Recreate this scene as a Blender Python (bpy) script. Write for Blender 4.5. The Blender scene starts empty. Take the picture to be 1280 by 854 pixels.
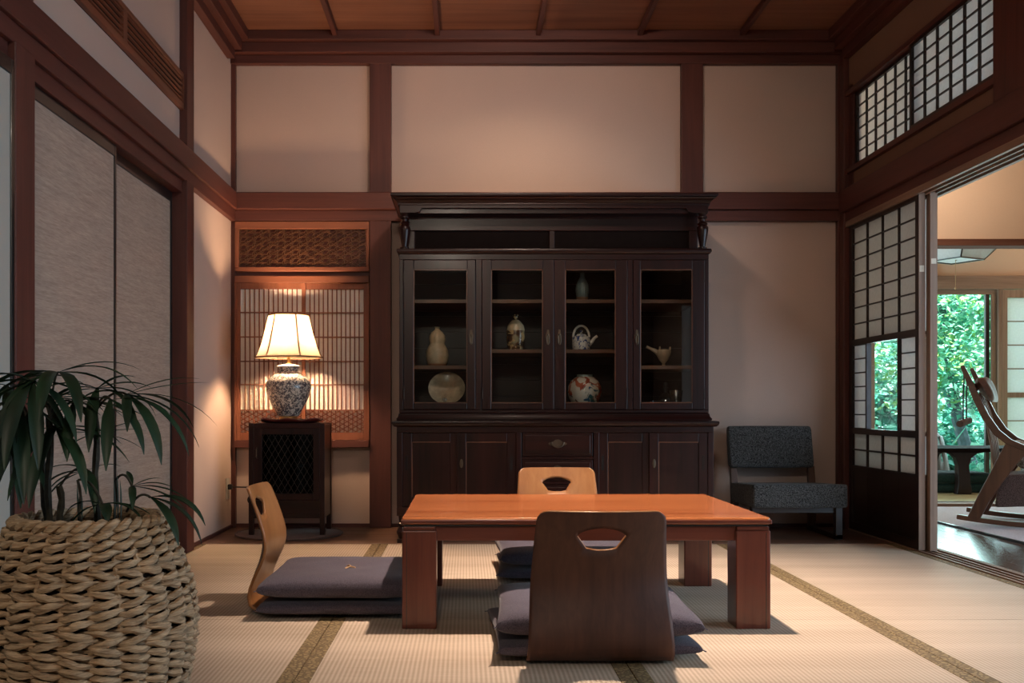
import bpy, bmesh, math, random
from mathutils import Vector, Matrix

random.seed(7)
C = bpy.context.scene.collection
SC = bpy.context.scene
PI = math.pi

# ------------------------------------------------------------------ camera
cam_data = bpy.data.cameras.new('camera')
cam = bpy.data.objects.new('camera', cam_data)
C.objects.link(cam)
cam.location = (0.0, 0.0, 0.69)
cam.rotation_euler = (PI / 2, 0, 0)
cam_data.sensor_fit = 'HORIZONTAL'
cam_data.sensor_width = 36.0
cam_data.lens = 36.0 * 1230.0 / 1280.0
cam_data.shift_x = 57.0 / 1280.0
cam_data.shift_y = 82.0 / 1280.0
cam_data.clip_start = 0.05
cam_data.clip_end = 200
SC.camera = cam

# ------------------------------------------------------------------ world, sun, daylight, lamps
world = bpy.data.worlds.new('sky')
SC.world = world
world.use_nodes = True
bg = world.node_tree.nodes['Background']
bg.inputs['Color'].default_value = (0.66, 0.92, 1.0, 1)
bg.inputs['Strength'].default_value = 4.0


def add_light(name, kind, loc, energy, color, target=None, **kw):
    d = bpy.data.lights.new(name, kind)
    d.energy = energy
    d.color = color
    for k, v in kw.items():
        setattr(d, k, v)
    o = bpy.data.objects.new(name, d)
    C.objects.link(o)
    o.location = loc
    if target is not None:
        o.rotation_euler = (Vector(target) - Vector(loc)).to_track_quat('-Z', 'Y').to_euler()
    return o


add_light('sun', 'SUN', (2.2, 5.2, 12), 30.0, (1.0, 0.97, 0.88), target=(5.5, 11.5, 0), angle=0.01)
# daylight through the garden doors of the veranda, out of frame on the right
add_light('veranda_daylight', 'AREA', (3.55, 2.3, 1.0), 88.0, (0.62, 0.81, 1.0), target=(0, 2.7, 0.3),
          shape='RECTANGLE', size=3.6, size_y=1.7)
# added fill light behind the camera, lifts the shaded fronts
add_light('rear_fill_light', 'AREA', (-0.2, -0.8, 2.46), 27.0, (1.0, 0.86, 0.70), target=(0.1, 5.0, 0.7),
          shape='DISK', size=0.45)
# daylight through the garden window of the far room
add_light('garden_daylight', 'AREA', (4.7, 8.62, 0.9), 60.0, (0.62, 0.95, 0.97), target=(4.2, 5.5, 0.0),
          shape='RECTANGLE', size=2.2, size_y=1.2)
# ceiling lamp over the low table
add_light('table_ceiling_lamp', 'SPOT', (0.52, 3.50, 2.62), 560.0, (1.0, 0.77, 0.62), target=(0.54, 3.56, 0),
          spot_size=math.radians(74), spot_blend=1.0, shadow_soft_size=0.045)
# added spot that brightens the cabinet and the wall above it
add_light('wall_fill_spot', 'SPOT', (0.35, 3.55, 2.62), 57.0, (1.0, 0.74, 0.60), target=(0.22, 5.67, 2.0),
          spot_size=math.radians(92), spot_blend=1.0, shadow_soft_size=0.06)
# ceiling downlight close to the back wall over the cabinet
add_light('wall_downlight', 'SPOT', (0.28, 5.02, 2.66), 26.0, (1.0, 0.70, 0.46), target=(0.28, 5.10, 0),
          spot_size=math.radians(146), spot_blend=1.0, shadow_soft_size=0.05)
# lamp on the veranda ceiling
add_light('veranda_ceiling_lamp', 'POINT', (3.0, 6.1, 2.45), 38.0, (1.0, 0.80, 0.60), shadow_soft_size=0.08)
# lamp on the ceiling of the far room
add_light('far_room_lamp', 'POINT', (5.6, 7.7, 2.45), 22.0, (1.0, 0.66, 0.42), shadow_soft_size=0.08)

SC.view_settings.view_transform = 'Standard'
SC.view_settings.look = 'None'
SC.view_settings.gamma = 1.0
SC.view_settings.use_curve_mapping = False
SC.view_settings.exposure = 0.0
SC.cycles.use_denoising = True
SC.cycles.max_bounces = 10
SC.cycles.transparent_max_bounces = 16
SC.cycles.sample_clamp_indirect = 6.0
SC.cycles.caustics_reflective = False
SC.cycles.caustics_refractive = False


# ------------------------------------------------------------------ material helpers
def new_mat(name):
    m = bpy.data.materials.new(name)
    m.use_nodes = True
    nt = m.node_tree
    return m, nt, nt.nodes['Principled BSDF']


def node(nt, kind, **kw):
    n = nt.nodes.new(kind)
    for k, v in kw.items():
        if k in n.inputs:
            n.inputs[k].default_value = v
        else:
            setattr(n, k, v)
    return n


def coords(nt, scale=(1, 1, 1), rot=(0, 0, 0), which='Object'):
    tc = node(nt, 'ShaderNodeTexCoord')
    mp = node(nt, 'ShaderNodeMapping')
    mp.inputs['Scale'].default_value = scale
    mp.inputs['Rotation'].default_value = rot
    nt.links.new(tc.outputs[which], mp.inputs['Vector'])
    return mp.outputs['Vector']


def ramp(nt, fac, stops):
    r = node(nt, 'ShaderNodeValToRGB')
    el = r.color_ramp.elements
    while len(el) < len(stops):
        el.new(0.5)
    for e, (p, c) in zip(el, stops):
        e.position = p
        e.color = (*c, 1)
    nt.links.new(fac, r.inputs['Fac'])
    return r.outputs['Color']


def bump(nt, b, height, strength, dist=0.01):
    bp = node(nt, 'ShaderNodeBump')
    bp.inputs['Strength'].default_value = strength
    bp.inputs['Distance'].default_value = dist
    nt.links.new(height, bp.inputs['Height'])
    nt.links.new(bp.outputs['Normal'], b.inputs['Normal'])


def plain(name, col, rough=0.5, metal=0.0, coat=0.0, spec=0.5, noise=0.12, nscale=30.0):
    m, nt, b = new_mat(name)
    v = coords(nt, (nscale,) * 3)
    n = node(nt, 'ShaderNodeTexNoise', Scale=1.0, Detail=4.0)
    nt.links.new(v, n.inputs['Vector'])
    c = ramp(nt, n.outputs['Fac'], [(0.3, tuple(x * (1 - noise) for x in col)), (0.7, tuple(min(1, x * (1 + noise)) for x in col))])
    nt.links.new(c, b.inputs['Base Color'])
    b.inputs['Roughness'].default_value = rough
    b.inputs['Metallic'].default_value = metal
    b.inputs['Coat Weight'].default_value = coat
    b.inputs['Specular IOR Level'].default_value = spec
    return m


def wood(name, dark, light, axis='x', rough=0.45, coat=0.0, scale=1.0, grain=0.03, spec=0.4):
    m, nt, b = new_mat(name)
    a, c_ = 1.6 * scale, 38.0 * scale
    s = {'x': (a, c_, c_), 'y': (c_, a, c_), 'z': (c_, c_, a)}[axis]
    v = coords(nt, s)
    n = node(nt, 'ShaderNodeTexNoise', Scale=1.0, Detail=7.0, Roughness=0.62, Distortion=0.6)
    nt.links.new(v, n.inputs['Vector'])
    s2 = {'x': (0.7, 7, 7), 'y': (7, 0.7, 7), 'z': (7, 7, 0.7)}[axis]
    v2 = coords(nt, tuple(q * scale for q in s2))
    n2 = node(nt, 'ShaderNodeTexNoise', Scale=1.0, Detail=3.0, Distortion=1.2)
    nt.links.new(v2, n2.inputs['Vector'])
    mx = node(nt, 'ShaderNodeMath', operation='ADD')
    nt.links.new(n.outputs['Fac'], mx.inputs[0])
    nt.links.new(n2.outputs['Fac'], mx.inputs[1])
    hv = node(nt, 'ShaderNodeMath', operation='MULTIPLY')
    hv.inputs[1].default_value = 0.5
    nt.links.new(mx.outputs[0], hv.inputs[0])
    col = ramp(nt, hv.outputs[0], [(0.36, dark), (0.64, light)])
    nt.links.new(col, b.inputs['Base Color'])
    b.inputs['Roughness'].default_value = rough
    b.inputs['Coat Weight'].default_value = coat
    b.inputs['Coat Roughness'].default_value = 0.12
    b.inputs['Specular IOR Level'].default_value = spec
    bump(nt, b, n.outputs['Fac'], grain * 4, 0.002)
    return m


def plaster(name, col, speck=0.06):
    m, nt, b = new_mat(name)
    v = coords(nt)
    n = node(nt, 'ShaderNodeTexNoise', Scale=2.2, Detail=5.0)
    n2 = node(nt, 'ShaderNodeTexNoise', Scale=420.0, Detail=2.0)
    nt.links.new(v, n.inputs['Vector'])
    nt.links.new(v, n2.inputs['Vector'])
    ad = node(nt, 'ShaderNodeMath', operation='ADD')
    nt.links.new(n.outputs['Fac'], ad.inputs[0])
    nt.links.new(n2.outputs['Fac'], ad.inputs[1])
    hf = node(nt, 'ShaderNodeMath', operation='MULTIPLY')
    hf.inputs[1].default_value = 0.5
    nt.links.new(ad.outputs[0], hf.inputs[0])
    c = ramp(nt, hf.outputs[0], [(0.3, tuple(x * (1 - speck) for x in col)), (0.7, tuple(x * (1 + speck) for x in col))])
    nt.links.new(c, b.inputs['Base Color'])
    b.inputs['Roughness'].default_value = 0.95
    b.inputs['Specular IOR Level'].default_value = 0.1
    bump(nt, b, n2.outputs['Fac'], 0.25, 0.002)
    return m


def fabric(name, c1, c2, scale=500.0, rough=0.95, bmp=0.3):
    m, nt, b = new_mat(name)
    v = coords(nt)
    n = node(nt, 'ShaderNodeTexNoise', Scale=scale, Detail=3.0)
    nt.links.new(v, n.inputs['Vector'])
    c = ramp(nt, n.outputs['Fac'], [(0.35, c1), (0.65, c2)])
    nt.links.new(c, b.inputs['Base Color'])
    b.inputs['Roughness'].default_value = rough
    b.inputs['Specular IOR Level'].default_value = 0.15
    b.inputs['Sheen Weight'].default_value = 0.15
    bump(nt, b, n.outputs['Fac'], bmp, 0.003)
    return m


def paper(name, col, trans=0.5):
    m = bpy.data.materials.new(name)
    m.use_nodes = True
    nt = m.node_tree
    nt.nodes.remove(nt.nodes['Principled BSDF'])
    out = nt.nodes['Material Output']
    v = coords(nt, (60, 60, 60))
    n = node(nt, 'ShaderNodeTexNoise', Scale=1.0, Detail=4.0)
    nt.links.new(v, n.inputs['Vector'])
    c = ramp(nt, n.outputs['Fac'], [(0.3, tuple(x * 0.93 for x in col)), (0.7, col)])
    d = node(nt, 'ShaderNodeBsdfDiffuse')
    t = node(nt, 'ShaderNodeBsdfTranslucent')
    nt.links.new(c, d.inputs['Color'])
    nt.links.new(c, t.inputs['Color'])
    mx = node(nt, 'ShaderNodeMixShader')
    mx.inputs[0].default_value = trans
    nt.links.new(d.outputs[0], mx.inputs[1])
    nt.links.new(t.outputs[0], mx.inputs[2])
    nt.links.new(mx.outputs[0], out.inputs['Surface'])
    return m


def thin_glass(name, tint=(1, 1, 1), refl=1.0):
    m = bpy.data.materials.new(name)
    m.use_nodes = True
    nt = m.node_tree
    nt.nodes.remove(nt.nodes['Principled BSDF'])
    out = nt.nodes['Material Output']
    t = node(nt, 'ShaderNodeBsdfTransparent')
    t.inputs['Color'].default_value = (*tint, 1)
    g = node(nt, 'ShaderNodeBsdfGlossy')
    g.inputs['Roughness'].default_value = 0.015
    f = node(nt, 'ShaderNodeFresnel')
    ge = node(nt, 'ShaderNodeNewGeometry')
    io = node(nt, 'ShaderNodeMapRange')
    io.inputs['To Min'].default_value = 1.45
    io.inputs['To Max'].default_value = 1 / 1.45
    nt.links.new(ge.outputs['Backfacing'], io.inputs['Value'])
    nt.links.new(io.outputs['Result'], f.inputs['IOR'])
    ml = node(nt, 'ShaderNodeMath', operation='MULTIPLY')
    ml.inputs[1].default_value = refl
    nt.links.new(f.outputs[0], ml.inputs[0])
    mx = node(nt, 'ShaderNodeMixShader')
    nt.links.new(ml.outputs[0], mx.inputs[0])
    nt.links.new(t.outputs[0], mx.inputs[1])
    nt.links.new(g.outputs[0], mx.inputs[2])
    nt.links.new(mx.outputs[0], out.inputs['Surface'])
    return m


def tatami(name, c1, c2):
    """woven rush: ribs run along the mat (Y), fine rushes across, faint bands"""
    m, nt, b = new_mat(name)
    v = coords(nt)
    sx = node(nt, 'ShaderNodeSeparateXYZ')
    nt.links.new(v, sx.inputs[0])
    w = node(nt, 'ShaderNodeTexWave', wave_type='BANDS', bands_direction='X', wave_profile='SIN')
    w.inputs['Scale'].default_value = 0.314 / 0.0125 * 1.0
    w.inputs['Distortion'].default_value = 0.15
    nt.links.new(v, w.inputs['Vector'])
    v2 = coords(nt, (9, 330, 1))
    n = node(nt, 'ShaderNodeTexNoise', Scale=1.0, Detail=3.0)
    nt.links.new(v2, n.inputs['Vector'])
    v3 = coords(nt, (0.25, 5.5, 1))
    n3 = node(nt, 'ShaderNodeTexNoise', Scale=1.0, Detail=4.0)
    nt.links.new(v3, n3.inputs['Vector'])
    h = node(nt, 'ShaderNodeMath', operation='MULTIPLY_ADD')
    nt.links.new(w.outputs['Fac'], h.inputs[0])
    h.inputs[1].default_value = 0.30
    q = node(nt, 'ShaderNodeMath', operation='MULTIPLY_ADD')
    nt.links.new(n.outputs['Fac'], q.inputs[0])
    q.inputs[1].default_value = 0.35
    q3 = node(nt, 'ShaderNodeMath', operation='MULTIPLY')
    nt.links.new(n3.outputs['Fac'], q3.inputs[0])
    q3.inputs[1].default_value = 0.62
    nt.links.new(q3.outputs[0], q.inputs[2])
    nt.links.new(q.outputs[0], h.inputs[2])
    c = ramp(nt, h.outputs[0], [(0.28, c1), (0.85, c2)])
    nt.links.new(c, b.inputs['Base Color'])
    b.inputs['Roughness'].default_value = 0.7
    b.inputs['Specular IOR Level'].default_value = 0.25
    bump(nt, b, h.outputs[0], 0.35, 0.003)
    return m


def patterned(name, base, marks, scale, threshold, rough=0.25, coat=0.3, detail=2.0):
    """ceramic glaze with painted blotches"""
    m, nt, b = new_mat(name)
    v = coords(nt)
    n = node(nt, 'ShaderNodeTexNoise', Scale=scale, Detail=detail, Distortion=1.5)
    nt.links.new(v, n.inputs['Vector'])
    n2 = node(nt, 'ShaderNodeTexNoise', Scale=scale * 0.7, Detail=1.0)
    nt.links.new(v, n2.inputs['Vector'])
    k = len(marks)
    pal = ramp(nt, n2.outputs['Fac'], [(0.38 + 0.24 * i / max(1, k - 1), c) for i, c in enumerate(marks)] if k > 1 else [(0.4, marks[0]), (0.6, marks[0])])
    msk = ramp(nt, n.outputs['Fac'], [(threshold - 0.02, (0, 0, 0)), (threshold + 0.02, (1, 1, 1))])
    mx = node(nt, 'ShaderNodeMix', data_type='RGBA')
    nt.links.new(msk, mx.inputs['Factor'])
    mx.inputs[6].default_value = (*base, 1)
    nt.links.new(pal, mx.inputs[7])
    nt.links.new(mx.outputs[2], b.inputs['Base Color'])
    b.inputs['Roughness'].default_value = rough
    b.inputs['Coat Weight'].default_value = coat
    return m


# ------------------------------------------------------------------ materials
M = {}
for ax in 'xyz':
    M['timber_' + ax] = wood('dark_timber_' + ax, (0.068, 0.0195, 0.0148), (0.118, 0.036, 0.0265), ax, rough=0.5)
    M['cab_' + ax] = wood('cabinet_wood_' + ax, (0.007, 0.0015, 0.0012), (0.028, 0.0062, 0.0046), ax, rough=0.33, coat=0.06, spec=0.32)
    M['red_' + ax] = wood('red_cedar_' + ax, (0.15, 0.048, 0.024), (0.24, 0.085, 0.045), ax, rough=0.5)
    M['light_' + ax] = wood('weathered_wood_' + ax, (0.19, 0.115, 0.08), (0.34, 0.225, 0.16), ax, rough=0.6)
    M['walnut_' + ax] = wood('walnut_' + ax, (0.07, 0.028, 0.014), (0.15, 0.062, 0.03), ax, rough=0.35, coat=0.15)
    M['black_' + ax] = wood('black_wood_' + ax, (0.012, 0.007, 0.006), (0.03, 0.015, 0.012), ax, rough=0.35, coat=0.15)
M['table_top'] = wood('table_top_wood', (0.31, 0.085, 0.026), (0.50, 0.175, 0.06), 'x', rough=0.22, coat=0.35, scale=0.6)
M['table_dark_x'] = wood('table_frame_wood_x', (0.10, 0.024, 0.014), (0.17, 0.045, 0.026), 'x', rough=0.28, coat=0.3)
M['table_dark_z'] = wood('table_frame_wood_z', (0.10, 0.024, 0.014), (0.17, 0.045, 0.026), 'z', rough=0.28, coat=0.3)
M['ply_face'] = wood('floor_chair_maple', (0.25, 0.102, 0.035), (0.36, 0.165, 0.06), 'z', rough=0.35, coat=0.15, scale=0.8)
M['ply_back'] = wood('floor_chair_walnut_back', (0.045, 0.016, 0.009), (0.085, 0.033, 0.019), 'z', rough=0.55, coat=0.0, scale=1.2)
M['plaster'] = plaster('ochre_plaster', (0.56, 0.425, 0.36))
M['plaster_dark'] = plaster('brown_plaster', (0.24, 0.145, 0.10))
M['plaster_warm'] = plaster('warm_plaster', (0.64, 0.485, 0.36))
M['fusuma'] = None
M['tatami'] = tatami('woven_rush', (0.33, 0.25, 0.17), (0.63, 0.515, 0.40))
M['tatami_green'] = tatami('fresh_woven_rush', (0.34, 0.34, 0.17), (0.58, 0.56, 0.33))
M['ceiling'] = wood('ceiling_cedar', (0.16, 0.06, 0.034), (0.27, 0.115, 0.066), 'x', rough=0.6, scale=0.7)
M['board'] = wood('worn_board', (0.11, 0.055, 0.035), (0.20, 0.11, 0.075), 'x', rough=0.5)
M['corridor'] = wood('polished_floor', (0.045, 0.019, 0.012), (0.10, 0.042, 0.027), 'y', rough=0.24, coat=0.4)
M['paper'] = paper('shoji_paper', (0.90, 0.89, 0.86), 0.60)
M['paper_bright'] = paper('bright_shoji_paper', (0.94, 0.90, 0.84), 0.05)
M['paper_white'] = paper('white_shoji_paper', (0.86, 0.88, 0.88), 0.6)
M['paper_lamp'] = paper('lamp_shade_linen', (0.31, 0.25, 0.18), 0.58)
M['glass'] = thin_glass('window_glass', refl=0.4)
M['matte_black'] = plain('matte_dark_wood', (0.012, 0.008, 0.007), 0.9, spec=0.02)
M['cab_glass'] = thin_glass('cabinet_glass', (0.93, 0.95, 0.94), 1.0)
M['dark_glass'] = thin_glass('smoky_cabinet_glass', (0.45, 0.47, 0.46), 0.35)
M['clear_glass'] = thin_glass('drinking_glass', (0.88, 0.92, 0.92), 2.5)
M['cushion'] = fabric('charcoal_cotton', (0.050, 0.042, 0.058), (0.108, 0.094, 0.122), 350)
M['tweed'] = fabric('charcoal_tweed', (0.010, 0.011, 0.012), (0.13, 0.137, 0.14), 190, bmp=0.5)
M['brown_tweed'] = fabric('brown_tweed', (0.05, 0.03, 0.025), (0.17, 0.11, 0.095), 220, bmp=0.5)
M['green_cloth'] = fabric('dark_green_cotton', (0.012, 0.035, 0.035), (0.03, 0.075, 0.07), 200)
M['leather'] = plain('brown_leather', (0.10, 0.042, 0.024), 0.5, nscale=60, noise=0.3)
M['beam_matte'] = wood('matte_beam', (0.10, 0.045, 0.03), (0.17, 0.085, 0.06), 'x', rough=0.9, spec=0.02)
M['rug'] = fabric('pale_wool_rug', (0.46, 0.45, 0.52), (0.62, 0.61, 0.68), 120, bmp=0.6)
M['mat'] = fabric('brown_round_mat', (0.09, 0.05, 0.035), (0.16, 0.09, 0.065), 200)
M['black'] = plain('black_lacquer', (0.012, 0.010, 0.010), 0.3, coat=0.3)
M['dark_gap'] = plain('dark_recess', (0.012, 0.008, 0.007), 0.9)
M['iron'] = plain('dark_iron', (0.06, 0.05, 0.045), 0.4, metal=0.9)
M['brass'] = plain('brass', (0.62, 0.38, 0.13), 0.3, metal=1.0)
M['old_brass'] = plain('aged_brass', (0.11, 0.085, 0.06), 0.42, metal=0.85)
M['soil'] = plain('potting_soil', (0.03, 0.02, 0.014), 0.95, noise=0.5, nscale=80)
M['seagrass'] = None
M['leaf'] = None
M['red_lacquer'] = plain('dark_red_lacquer', (0.10, 0.016, 0.012), 0.15, coat=0.6)
M['sticker'] = plain('paper_sticker', (0.75, 0.68, 0.55), 0.8)
M['white_plastic'] = plain('white_plastic', (0.5, 0.46, 0.42), 0.5)
M['cord'] = plain('black_cord', (0.02, 0.018, 0.016), 0.6)
M['celadon'] = plain('celadon_glaze', (0.26, 0.31, 0.28), 0.2, coat=0.5, nscale=25, noise=0.2)
M['clay'] = plain('unglazed_clay', (0.42, 0.20, 0.10), 0.8)
M['cream'] = plain('cream_glaze', (0.62, 0.50, 0.33), 0.25, coat=0.4, nscale=40, noise=0.15)
M['dish'] = plain('grey_ash_glaze', (0.50, 0.40, 0.27), 0.35, coat=0.3, nscale=35, noise=0.3)
M['buff'] = plain('buff_glaze', (0.55, 0.40, 0.26), 0.25, coat=0.4, nscale=40, noise=0.18)
M['porcelain'] = plain('white_porcelain', (0.72, 0.66, 0.58), 0.2, coat=0.5)
M['lamp_vase'] = patterned('scrolled_porcelain', (0.62, 0.56, 0.48), [(0.075, 0.075, 0.09), (0.13, 0.11, 0.11)], 62, 0.485, rough=0.25)
M['jar'] = patterned('flowered_porcelain', (0.74, 0.64, 0.52), [(0.02, 0.09, 0.16), (0.02, 0.13, 0.12), (0.42, 0.06, 0.03), (0.5, 0.14, 0.07)], 15, 0.515)
M['blue_white'] = patterned('blue_and_white_porcelain', (0.74, 0.68, 0.60), [(0.03, 0.06, 0.2), (0.05, 0.1, 0.28)], 38, 0.54)
M['brown_vase'] = patterned('brown_painted_glaze', (0.62, 0.42, 0.20), [(0.05, 0.03, 0.02), (0.16, 0.07, 0.03), (0.35, 0.3, 0.18)], 30, 0.44)
M['bark'] = plain('tree_bark', (0.08, 0.12, 0.14), 0.9, noise=0.4, nscale=20)
M['earth'] = plain('garden_soil', (0.10, 0.11, 0.07), 0.95, noise=0.4, nscale=6)
M['tuft'] = plain('tan_thread', (0.42, 0.27, 0.14), 0.9)
M['felt'] = fabric('striped_pillow', (0.10, 0.06, 0.04), (0.45, 0.38, 0.3), 60)
M['grey_wood'] = plain('grey_bentwood', (0.09, 0.085, 0.085), 0.55)


def make_fusuma():
    m, nt, b = new_mat('woven_paper_panel')
    v = coords(nt, (1, 3.0, 60), rot=(0.12, 0, 0))
    n = node(nt, 'ShaderNodeTexNoise', Scale=1.6, Detail=6.0, Roughness=0.7)
    nt.links.new(v, n.inputs['Vector'])
    v2 = coords(nt, (1, 25, 420), rot=(0.05, 0, 0))
    n2 = node(nt, 'ShaderNodeTexNoise', Scale=1.0, Detail=3.0)
    nt.links.new(v2, n2.inputs['Vector'])
    ad = node(nt, 'ShaderNodeMath', operation='ADD')
    nt.links.new(n.outputs['Fac'], ad.inputs[0])
    nt.links.new(n2.outputs['Fac'], ad.inputs[1])
    hf = node(nt, 'ShaderNodeMath', operation='MULTIPLY')
    hf.inputs[1].default_value = 0.5
    nt.links.new(ad.outputs[0], hf.inputs[0])
    c = ramp(nt, hf.outputs[0], [(0.33, (0.30, 0.23, 0.185)), (0.66, (0.51, 0.41, 0.335))])
    nt.links.new(c, b.inputs['Base Color'])
    b.inputs['Roughness'].default_value = 0.8
    b.inputs['Specular IOR Level'].default_value = 0.2
    M['fusuma'] = m
    M['fusuma_plain'] = plaster('plain_paper_panel', (0.42, 0.42, 0.38), 0.04)


make_fusuma()


def make_heri():
    m, nt, b = new_mat('brocade_border')
    v = coords(nt, (70, 70, 70), rot=(0, 0, PI / 4))
    ck = node(nt, 'ShaderNodeTexVoronoi', Scale=1.0, feature='DISTANCE_TO_EDGE')
    nt.links.new(v, ck.inputs['Vector'])
    c = ramp(nt, ck.outputs['Distance'], [(0.08, (0.15, 0.10, 0.045)), (0.22, (0.33, 0.24, 0.115))])
    nt.links.new(c, b.inputs['Base Color'])
    b.inputs['Roughness'].default_value = 0.75
    M['heri'] = m


make_heri()


def make_leaf(name, c1, c2, rough=0.4, trans=0.25, scale=8):
    m, nt, b = new_mat(name)
    v = coords(nt)
    n = node(nt, 'ShaderNodeTexNoise', Scale=scale, Detail=3.0)
    nt.links.new(v, n.inputs['Vector'])
    c = ramp(nt, n.outputs['Fac'], [(0.35, c1), (0.65, c2)])
    nt.links.new(c, b.inputs['Base Color'])
    b.inputs['Roughness'].default_value = rough
    if trans > 0:
        t = node(nt, 'ShaderNodeBsdfTranslucent')
        nt.links.new(c, t.inputs['Color'])
        mx = node(nt, 'ShaderNodeMixShader')
        mx.inputs[0].default_value = trans
        out = nt.nodes['Material Output']
        nt.links.new(b.outputs[0], mx.inputs[1])
        nt.links.new(t.outputs[0], mx.inputs[2])
        nt.links.new(mx.outputs[0], out.inputs['Surface'])
    return m


M['leaf'] = make_leaf('palm_leaf', (0.008, 0.024, 0.010), (0.02, 0.054, 0.022), 0.5, 0.1)
M['stem'] = plain('palm_stem', (0.035, 0.03, 0.018), 0.8, noise=0.5, nscale=90)
M['garden_a'] = make_leaf('garden_leaf_light', (0.16, 0.52, 0.38), (0.42, 0.78, 0.62), 0.35, 0.4, 1.2)
M['garden_b'] = make_leaf('garden_leaf_mid', (0.04, 0.28, 0.20), (0.13, 0.50, 0.38), 0.4, 0.35, 1.2)
M['garden_c'] = make_leaf('garden_leaf_dark', (0.02, 0.14, 0.11), (0.06, 0.30, 0.22), 0.4, 0.3, 1.2)
M['garden_y'] = make_leaf('garden_leaf_yellow', (0.20, 0.42, 0.12), (0.36, 0.58, 0.22), 0.4, 0.4, 1.2)


def make_seagrass():
    m, nt, b = new_mat('woven_seagrass')
    v = coords(nt, (22, 22, 190))
    n = node(nt, 'ShaderNodeTexNoise', Scale=1.0, Detail=5.0, Roughness=0.7)
    nt.links.new(v, n.inputs['Vector'])
    c = ramp(nt, n.outputs['Fac'], [(0.32, (0.19, 0.115, 0.058)), (0.68, (0.68, 0.48, 0.29))])
    nt.links.new(c, b.inputs['Base Color'])
    b.inputs['Roughness'].default_value = 0.75
    bump(nt, b, n.outputs['Fac'], 0.9, 0.004)
    M['seagrass'] = m


make_seagrass()


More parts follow.
